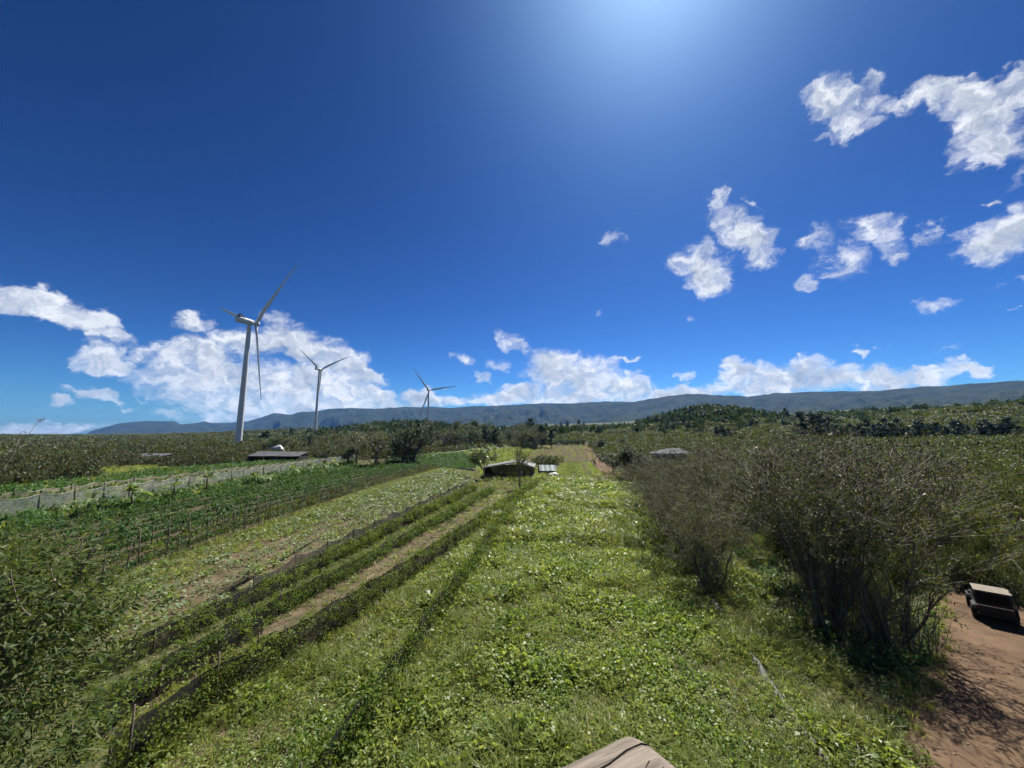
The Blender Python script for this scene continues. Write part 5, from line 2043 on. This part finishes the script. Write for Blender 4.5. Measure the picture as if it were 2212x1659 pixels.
MB().box((Wd + 3.4, -1.0, 1.7), (4.4, 4.0, 3.4)).build("annex", M_WALL, root)

# small van far down the track
vx, vy = GT(1208, 962)
root = empty("parked_van", (vx, vy, tz(vx, vy)), math.radians(70), "tiny white van parked beyond the ploughed plot", "van")
M_VAN = mat("white_van_paint", (.74, .74, .72), rough=.3, spec=.5)
M_RUB = mat("tyre_rubber", (.018, .018, .018), rough=.85)
bd = MB()
prof = [(-2.4, .35), (2.3, .35), (2.45, .9), (1.6, 1.15), (.9, 1.95), (-2.3, 2.0), (-2.45, 1.2)]
vs = [(p[0], -.9, p[1]) for p in prof] + [(p[0], .9, p[1]) for p in prof]
np_ = len(prof)
bd.add(vs, [tuple(range(np_)), tuple(range(np_, 2 * np_))[::-1]] + [(i, i + np_, (i + 1) % np_ + np_, (i + 1) % np_) for i in range(np_)])
bd.build("body", M_VAN, root, bevel=.06)
for sg in (-1, 1):
    MB().box((-.7, sg * .91, 1.5), (2.6, .02, .5)).build("window", M_GLASS, root)
    for xx in (-1.5, 1.5):
        MB().lathe([(.02, -.1), (.34, -.1), (.34, .1), (.02, .1)], 14, 'Y', (xx, sg * .85, .34)).build("wheel", M_RUB, root)

# ------------------------------------------------------------------ off-road vehicle on the dirt yard
M_BODY = mat("dark_vehicle_paint", (.009, .010, .010), rough=.45, var=.2, scale=3, spec=.2)
M_TOP = mat("tan_hard_top", (.17, .142, .105), rough=.75, col2=(.12, .10, .075), scale=4)
M_DGLASS = mat("dark_glass", (.006, .007, .008), rough=.35, spec=.05)
M_CHROME = mat("worn_metal", (.55, .55, .54), rough=.35, metal=.8)
M_RED = mat("tail_light_red", (.08, .006, .006), rough=.3)
M_LAMP = mat("lamp_glass", (.6, .6, .56), rough=.15)
ux_, uy_ = 29.8, 25.6
root = empty("off_road_vehicle", (ux_, uy_, tz(ux_, uy_) + .012), math.radians(-44), "boxy dark off-road vehicle with tan roof parked on the dirt yard", "vehicle")


def prism(prof, w0, w1=None, top_in=0.0):
    """side profile (y, z) drawn across the width"""
    n_ = len(prof)
    zmx, zmn = max(p[1] for p in prof), min(p[1] for p in prof)
    vs_ = []
    for sgn in (-1, 1):
        for (yy, zz_) in prof:
            k_ = (zz_ - zmn) / max(zmx - zmn, 1e-6)
            vs_.append((sgn * (w0 - top_in * k_), yy, zz_))
    return MB().add(vs_, [tuple(range(n_))[::-1], tuple(range(n_, 2 * n_))] + [(i, (i + 1) % n_, (i + 1) % n_ + n_, i + n_) for i in range(n_)])


prism([(-1.62, .48), (-1.62, .95), (.45, .95), (.52, 1.02), (1.75, .94), (1.82, .80), (1.82, .50)], .74).build("body", M_BODY, root, bevel=.05)
prism([(-1.60, .952), (-1.55, 1.70), (-.20, 1.72), (.30, 1.02), (.30, .952)], .72, top_in=.06).build("cabin", M_BODY, root, bevel=.04)
MB().box((0, -.88, 1.755), (1.50, 1.46, .07)).build("roof", M_TOP, root, bevel=.03)
wr = MB().box((0, 0, 0), (1.22, .02, .50), M=Matrix.Rotation(.07, 3, 'X')).build("rear_window", M_DGLASS, root)
wr.location = (0, -1.605, 1.36)
MB().box((0, -1.645, .965), (1.42, .05, .035)).build("waist_trim", M_CHROME, root)
MB().box((0, -1.66, .72), (1.30, .05, .42)).build("tailgate", M_BODY, root, bevel=.02)
for sg in (-1, 1):
    for (ya, yb) in ((-1.45, -.85), (-.75, -.15)):
        MB().box((sg * .712, (ya + yb) / 2, 1.33), (.03, yb - ya, .44)).build("side_window", M_DGLASS, root)
    d_ = MB().box((sg * .742, -.42, .76), (.03, .82, .40)).build("door", M_BODY, root, bevel=.02)
    MB().box((sg * .765, -.72, .88), (.03, .12, .03)).build("handle", M_CHROME, d_)
    MB().box((sg * .66, -1.655, .84), (.10, .06, .16)).build("tail_light", M_RED, root)
    MB().lathe([(.01, 0), (.10, 0), (.10, .04), (.01, .05)], 14, 'Y', (sg * .52, 1.81, .74)).build("headlight", M_LAMP, root)
    MB().box((sg * .80, .20, 1.12), (.14, .06, .14)).build("wing_mirror", M_BODY, root, bevel=.02)
    for yy in (-1.02, 1.18):
        fl = MB()
        pr = [(yy + .52 * math.cos(a), .40 + .50 * math.sin(a)) for a in np.linspace(math.pi * .05, math.pi * .95, 9)]
        vs = [(sg * .72, p[0], p[1]) for p in pr] + [(sg * .90, p[0], p[1]) for p in pr] + [(sg * .72, p[0], p[1] + .04) for p in pr] + [(sg * .90, p[0], p[1] + .04) for p in pr]
        q = len(pr)
        fs = []
        for i in range(q - 1):
            fs += [(i, i + 1, q + i + 1, q + i), (2 * q + i, 3 * q + i, 3 * q + i + 1, 2 * q + i + 1), (q + i, q + i + 1, 3 * q + i + 1, 3 * q + i)]
        fl.add(vs, fs).build("wheel_arch", M_BODY, root)
        wh = MB().lathe([(.20, -.11), (.33, -.12), (.38, -.08), (.38, .08), (.33, .12), (.20, .11)], 20, 'Z')
        wo = wh.build("wheel", M_RUB, root, smooth=True)
        wo.location = (sg * .78, yy, .38)
        wo.rotation_euler = (0, math.pi / 2, 0)
        MB().lathe([(.02, .06), (.08, .07), (.20, .03), (.21, -.03), (.02, -.04)], 16, 'Z').build("rim", M_CHROME, wo, smooth=True)
MB().box((0, -1.72, .50), (1.40, .12, .14)).build("rear_bumper", M_BODY, root, bevel=.02)
MB().box((0, 1.88, .52), (1.44, .12, .16)).build("front_bumper", M_BODY, root, bevel=.02)
MB().box((0, .33, 1.36), (1.24, .02, .58), M=Matrix.Rotation(.59, 3, 'X')).build("windscreen", M_DGLASS, root)
# ------------------------------------------------------------------ the bare, twiggy trees on the right
def bare_tree(seed, stems=6, spread=.5, leafy=1.0):
    """unit height; many stems rising from one foot, forking into twigs"""
    r = random.Random(seed)
    tk, tw = MB(), MB()
    LP, LD, PP, PD = [], [], [], []

    def grow(p, d, ln, rad, lv):
        n = 4 if lv < 2 else 3
        pts_, dd = [p], d.copy()
        for i in range(n):
            dd = (dd + Vector((r.gauss(0, .13), r.gauss(0, .13), r.gauss(.04, .08)))).normalized()
            pts_.append(pts_[-1] + dd * ln / n)
        rads = [max(rad * (1 - .55 * i / n), .0008) for i in range(n + 1)]
        (tk if lv < 2 else tw).tube(pts_, rads, 6 if lv == 0 else (5 if lv == 1 else 3), cap=False)
        if lv == 4:
            if r.random() < .75:
                PP.append(pts_[-1])
                PD.append(dd)
            return
        if lv >= 2:
            for q in pts_[1:]:
                if r.random() < .85 * leafy:
                    LP.append(q)
        kids = (3, 4, 3, 3)[lv]
        for c in range(kids):
            t = r.uniform(.4, 1.0) if c else 1.0
            j = min(int(t * n), n - 1)
            q = pts_[j].lerp(pts_[j + 1], t * n - j)
            a = Vector((r.gauss(0, 1), r.gauss(0, 1), r.gauss(.25, .5))).normalized()
            nd = (dd * .95 + a * (.62 + .08 * lv)).normalized()
            grow(q, nd, ln * r.uniform(.50, .74), rads[j] * .6, lv + 1)
    for s_ in range(stems):
        a = 2 * math.pi * s_ / stems + r.uniform(-.4, .4)
        le = r.uniform(.12, spread)
        d = Vector((math.cos(a) * le, math.sin(a) * le, 1)).normalized()
        grow(Vector((math.cos(a) * .03, math.sin(a) * .03, -.02)), d, r.uniform(.34, .46), r.uniform(.006, .011), 0)
    zmax = float(np.percentile([v[2] for v in tw.v], 94))
    k = 1.0 / zmax
    for m_ in (tk, tw):
        m_.v = [(v[0] * k, v[1] * k, v[2] * k) for v in m_.v]
    # sparse small leaves
    P = np.array([tuple(p * k) for p in LP])
    P = np.repeat(P, 4, 0) + rng.normal(size=(len(P) * 4, 3)) * .014
    s_ = rng.uniform(.010, .022, len(P))
    lv_, lf_ = kites(P, rdir(len(P), -.1), rdir(len(P), .9, .8), s_, s_ * .45)
    # bunches of dry pods at the twig ends, most of them high up
    Q = np.array([tuple(p * k) for p in PP])
    keep = rng.uniform(size=len(Q)) < np.clip((Q[:, 2] - .35) * 1.5, .05, .8)
    Q = Q[keep]
    Q = np.repeat(Q, 4, 0) + rng.normal(size=(len(Q) * 4, 3)) * .007
    s_ = rng.uniform(.012, .024, len(Q))
    pv, pf = kites(Q, rdir(len(Q), -.9, .6), rdir(len(Q)), s_, s_ * .3)
    # thin whips sprouting round the foot
    sk = MB()
    SP = []
    for _ in range(70):
        a, q = r.uniform(0, 6.28), r.uniform(.02, .2)
        h_ = r.uniform(.18, .5)
        b0 = Vector((math.cos(a) * q, math.sin(a) * q, -.01))
        t_ = b0 + Vector((r.gauss(0, .05) + math.cos(a) * .05, r.gauss(0, .05) + math.sin(a) * .05, h_))
        m_ = b0.lerp(t_, .5) + Vector((r.gauss(0, .012), r.gauss(0, .012), 0))
        sk.tube([b0, m_, t_], [.0026, .002, .001], 3, cap=False)
        for _ in range(9):
            SP.append(tuple(b0.lerp(t_, r.uniform(.25, 1.05)) + Vector((r.gauss(0, .015), r.gauss(0, .015), r.gauss(0, .01)))))
    SP = np.array(SP)
    s2 = rng.uniform(.012, .024, len(SP))
    sv_, sf_ = kites(SP, rdir(len(SP), -.1), rdir(len(SP), .9, .8), s2, s2 * .45)
    lf_ = np.concatenate([lf_, sf_ + len(lv_)])
    lv_ = np.concatenate([lv_, sv_])
    tw.add(sk.v, sk.f)
    return tk.mesh("stems", M_STEM, True), tw.mesh("twigs", M_TWIG, True), new_mesh("leaves", lv_, lf_, (LM_OLIVE,)), new_mesh("pods", pv, pf, (LM_POD,))


BARE = [bare_tree(2, 11, .62), bare_tree(9, 12, .75, 1.2), bare_tree(15, 9, .5, .9), bare_tree(23, 13, .36, 1.0)]
SPOTS = [(18.8, 24.6, 10.8, 3, "largest bare tree, forking low, at the edge of the dirt yard"),
         (20.4, 22.4, 9.4, 2, "bare multi-stemmed shrub nearest the dirt yard, in front of the largest bare tree"),
         (22.4, 30.0, 10.8, 3, "bare tree right behind the largest one, its limbs reaching over the yard"),
         (26.6, 37.5, 11.0, 0, "tall bare tree in the second rank above the yard"),
         (23.6, 43.5, 10.4, 1, "bare twiggy tree, second one back from the field edge"),
         (31.5, 43.0, 11.0, 2, "bare tree rising from the green scrub in the third rank"),
         (27.0, 54.5, 10.2, 1, "bare twiggy tree behind the field-edge shrubs, halfway along the field"),
         (32.5, 64.0, 8.4, 0, "bare twiggy tree nearest in front of the grey-roofed house"),
         (33.5, 75.0, 5.6, 2, "low bare tree just in front of the grey-roofed house"),
         (37.0, 50.0, 10.6, 0, "bare tree in the green scrub beyond the yard, left of the pair there"),
         (37.5, 36.5, 10.8, 2, "bare tree in the green scrub closest behind the parked vehicle"),
         (44.0, 45.5, 10.4, 1, "bare tree in the green scrub beyond the yard, right of the pair there")]
_e = [(14.4, 29.5, 5.4), (15.6, 33.5, 6.6), (16.4, 38.0, 7.0), (17.6, 42.5, 7.4), (18.8, 47.0, 7.8), (20.2, 52.0, 7.6), (21.6, 57.5, 7.4), (23.2, 63.0, 7.0), (25.0, 69.0, 6.4), (27.0, 76.0, 5.2), (29.4, 84.0, 4.2)]
for i, (x, y, h) in enumerate(_e):
    SPOTS.append((x, y, h, i % 3, "%s bare grey shrub along the weedy field's right edge, from the near end" % ORD[i]))
for i, (x, y, h, v, lb) in enumerate(SPOTS):
    rt = empty("bare_tree", (x, y, tz(x, y) - .05), i * 1.9, lb, "tree", "bare trees along the right side of the field")
    h = h * (.90 if h > 9 else 1.0)
    wd = 1.12 if h > 8 else 1.2
    rt.scale = (h * wd, h * wd, h)
    for nm, me in zip(("stems", "twigs", "leaves", "pods"), BARE[v]):
        link(nm, me, rt)

# ------------------------------------------------------------------ lance-leaved tree at the lower left, close to the viewer
def lance_tree(seed, n_end=320):
    r = random.Random(seed)
    tk = MB()
    ends = []

    def grow(p, d, ln, rad, lv):
        pts_, dd = [p], d.copy()
        for i in range(3):
            dd = (dd + Vector((r.gauss(0, .12), r.gauss(0, .12), r.gauss(.06, .06)))).normalized()
            pts_.append(pts_[-1] + dd * ln / 3)
        tk.tube(pts_, [rad, rad * .85, rad * .72, rad * .6], 7 if lv < 2 else 4, cap=False)
        if lv >= 2:
            ends.extend((q, dd.copy()) for q in pts_[1:])
        if lv == 4:
            return
        for c in range((4, 4, 3, 3)[lv]):
            nd = (dd + Vector((r.gauss(0, .6), r.gauss(0, .6), r.gauss(.1, .35)))).normalized()
            grow(pts_[r.choice((2, 3, 3))], nd, ln * r.uniform(.58, .8), rad * .58, lv + 1)
    grow(Vector((0, 0, -.2)), Vector((.05, .02, 1)), 2.9, .15, 0)
    P, D = [], []
    for (q, d) in ends:
        for _ in range(9):
            P.append(q + Vector((r.gauss(0, .13), r.gauss(0, .13), r.gauss(0, .12))))
            D.append((d.x + r.gauss(0, .8), d.y + r.gauss(0, .8), d.z * .4 + r.gauss(-.25, .5)))
    # outer sprays that close the crown
    zt = max(q.z for q, _ in ends)
    for _ in range(760):
        g = Vector((r.gauss(0, 1), r.gauss(0, 1), r.gauss(0, 1))).normalized()
        c = Vector((g.x * 3.7, g.y * 3.7, zt * .56 + g.z * zt * .42)) * 1.0
        c = Vector((c.x * (q_ := r.random() ** .35), c.y * q_, zt * .56 + (c.z - zt * .56) * q_))
        for _ in range(34):
            P.append(c + Vector((r.gauss(0, .30), r.gauss(0, .30), r.gauss(0, .26))))
            D.append((g.x * .6 + r.gauss(0, .7), g.y * .6 + r.gauss(0, .7), r.gauss(-.35, .5)))
    P, D = np.array([tuple(p) for p in P]), np.array(D)
    s_ = rng.uniform(.13, .26, len(P))
    v, f = kites(P, D, rdir(len(P), .9, .7), s_, s_ * .22, .06)
    return tk, v, f


for (x, y, h, sd_, lb) in ((-14.6, 9.6, .98, 4, "lance-leaved tree filling the lower left corner, its crown close to the viewer"), (-19.6, 14.6, .90, 6, "second lance-leaved tree behind the corner one, near the net fence end")):
    tk, v, f = lance_tree(sd_)
    zm = v[:, 2].max()
    k = 9.0 * h / zm
    rt = empty("lance_leaved_tree", (x, y, tz(x, y)), 0, lb, "tree", "lance-leaved trees at the lower left")
    tk.v = [(a * k, b * k, c * k) for a, b, c in tk.v]
    tk.build("trunk", M_BARK, rt, smooth=True)
    link("crown", new_mesh("crown", v * k, f, (LM_LANCE,)), rt)
    if sd_ == 4:
        # bare shoots that stand above the crown, against the sky
        for (tip, mid, r_) in (((-14.9, 10.6, 11.55), (-14.2, 10.2, 10.2), .010), ((-13.0, 10.6, 11.42), (-13.4, 10.3, 10.4), .009), ((-13.9, 11.0, 11.1), (-13.8, 10.6, 10.0), .009)):
            b0 = Vector((-14.2 - x, 10.0 - y, 7.5))
            t_, m_ = Vector(tip) - Vector((x, y, 0)), Vector(mid) - Vector((x, y, 0))
            sh = MB().tube([b0, m_.lerp(b0, .4), m_, m_.lerp(t_, .5) + Vector((.06, 0, -.05)), t_], [r_ * 1.5, r_ * 1.3, r_, r_ * .8, r_ * .5], 5)
            so = sh.build("shoot", M_TWIG, rt, smooth=True)
            Pp = np.array([tuple(t_)] * 12) + rng.normal(size=(12, 3)) * .03
            ss = rng.uniform(.06, .13, 12)
            pv, pf = kites(Pp, rdir(12, .3), rdir(12), ss, ss * .25)
            link("seed_head", new_mesh("seed_head", pv, pf, (LM_POD,)), so)

# ------------------------------------------------------------------ the timber rail of the lookout
M_RAIL = bpy.data.materials.new("weathered_timber")
M_RAIL.use_nodes = True
_N, _L = M_RAIL.node_tree.nodes, M_RAIL.node_tree.links
_b = _N['Principled BSDF']
_b.inputs['Roughness'].default_value = .8
_b.inputs['Specular IOR Level'].default_value = .25
_t = _N.new('ShaderNodeTexCoord')
_m = _N.new('ShaderNodeMapping')
_m.inputs['Scale'].default_value = (1.2, 26, 26)
_L.new(_t.outputs['Object'], _m.inputs[0])
_w = _N.new('ShaderNodeTexNoise')
_w.inputs['Scale'].default_value = 2.4
_w.inputs['Detail'].default_value = 9
_w.inputs['Roughness'].default_value = .7
_w.inputs['Distortion'].default_value = .8
_L.new(_m.outputs[0], _w.inputs['Vector'])
_r = _N.new('ShaderNodeValToRGB')
_r.color_ramp.elements[0].position = .3
_r.color_ramp.elements[0].color = (.055, .045, .036, 1)
_r.color_ramp.elements[1].position = .68
_r.color_ramp.elements[1].color = (.225, .185, .145, 1)
_L.new(_w.outputs[0], _r.inputs[0])
_L.new(_r.outputs[0], _b.inputs['Base Color'])
_bp = _N.new('ShaderNodeBump')
_bp.inputs['Strength'].default_value = .5
_bp.inputs['Distance'].default_value = .004
_L.new(_w.outputs[0], _bp.inputs['Height'])
_L.new(_bp.outputs[0], _b.inputs['Normal'])
M_CRACK = mat("dark_crack", (.012, .010, .008), rough=1)
ra0 = math.radians(90 - 63)                      # the rail runs towards the right, away from the viewer
root = empty("timber_rail", (.262, .905, 0), ra0, "weathered grey timber rail end of the lookout, cracked, at the bottom edge", "handrail")
Lr, Wr, Th = 1.3, .145, .10
ZR = CAM_H - .60
rail = MB()
sec = []
nq = 24
for q in range(nq):                              # rounded-rectangle section
    a = 2 * math.pi * q / nq
    ca, sa = math.cos(a), math.sin(a)
    rr_ = 1 / ((abs(ca) ** 5 + abs(sa) ** 5) ** .2)
    sec.append((ca * rr_ * Wr / 2, sa * rr_ * Th / 2))
xs_ = [-Lr] + list(np.linspace(-Lr * .6, -.08, 8)) + [-.05, -.03, -.016, -.006, 0]
vs, fs = [], []
for i, xx in enumerate(xs_):
    sh = 1 - max(0, (xx + .045) / .045) ** 2.2 * .38
    for (a, b) in sec:
        vs.append((xx + (a / Wr) * -.012, a * (.5 + .5 * sh) - Wr / 2 + .006 * math.sin(xx * 9), ZR - Th / 2 + b * sh))
for i in range(len(xs_) - 1):
    for q in range(nq):
        fs.append((i * nq + q, (i + 1) * nq + q, (i + 1) * nq + (q + 1) % nq, i * nq + (q + 1) % nq))
fs.append(tuple(range(nq)))
fs.append(tuple((len(xs_) - 1) * nq + q for q in range(nq))[::-1])
rail.add(vs, fs)
ro = rail.build("rail", M_RAIL, root, smooth=True)
ck = MB()
for pts_ in ([(-.30, -.058), (-.2, -.060), (-.12, -.056), (-.07, -.047), (-.03, -.046), (-.012, -.050)], [(-.035, -.105), (-.05, -.112), (-.052, -.125), (-.066, -.13)], [(-.05, -.085), (-.066, -.092)]):
    ck.tube([(a, b, ZR + .0004 - (.006 if a > -.02 else 0) - (.002 if a > -.05 else 0)) for a, b in pts_], [.0012] + [.0019] * (len(pts_) - 2) + [.0008], 5)
ck.build("crack", M_CRACK, ro)
MB().lathe([(.001, 0), (.006, .0002), (.006, -.003)], 12, 'Z', (-.10, -.088, ZR + .0012)).build("knot", M_CRACK, ro)
MB().box((-.55, -Wr / 2, ZR / 2 - Th / 2 - .1), (.12, .12, ZR - Th + .2 - .002)).build("post", M_RAIL, root)
# ------------------------------------------------------------------ the air between here and the mountains
hz = MB()
_top = max(max(v.co.z for v in bpy.data.objects[n].data.vertices) for n in ("mountain_range", "coastal_mountain")) + 15
hz.box((0, 0, (_top - 6) / 2), (19200, 19200, _top + 6))
M_HAZE = bpy.data.materials.new("haze_air")
M_HAZE.use_nodes = True
_N, _L = M_HAZE.node_tree.nodes, M_HAZE.node_tree.links
for nn in list(_N):
    if nn.type == 'BSDF_PRINCIPLED':
        _N.remove(nn)
_pv = _N.new('ShaderNodeVolumePrincipled')
_pv.inputs['Color'].default_value = (.15, .42, 1.0, 1)
_pv.inputs['Density'].default_value = 4.6e-5
_pv.inputs['Anisotropy'].default_value = 0.0
_L.new(_pv.outputs[0], _N['Material Output'].inputs['Volume'])
hz.build("haze", M_HAZE, label="thin blue haze in the air before the mountains", cat="haze", kind="stuff")
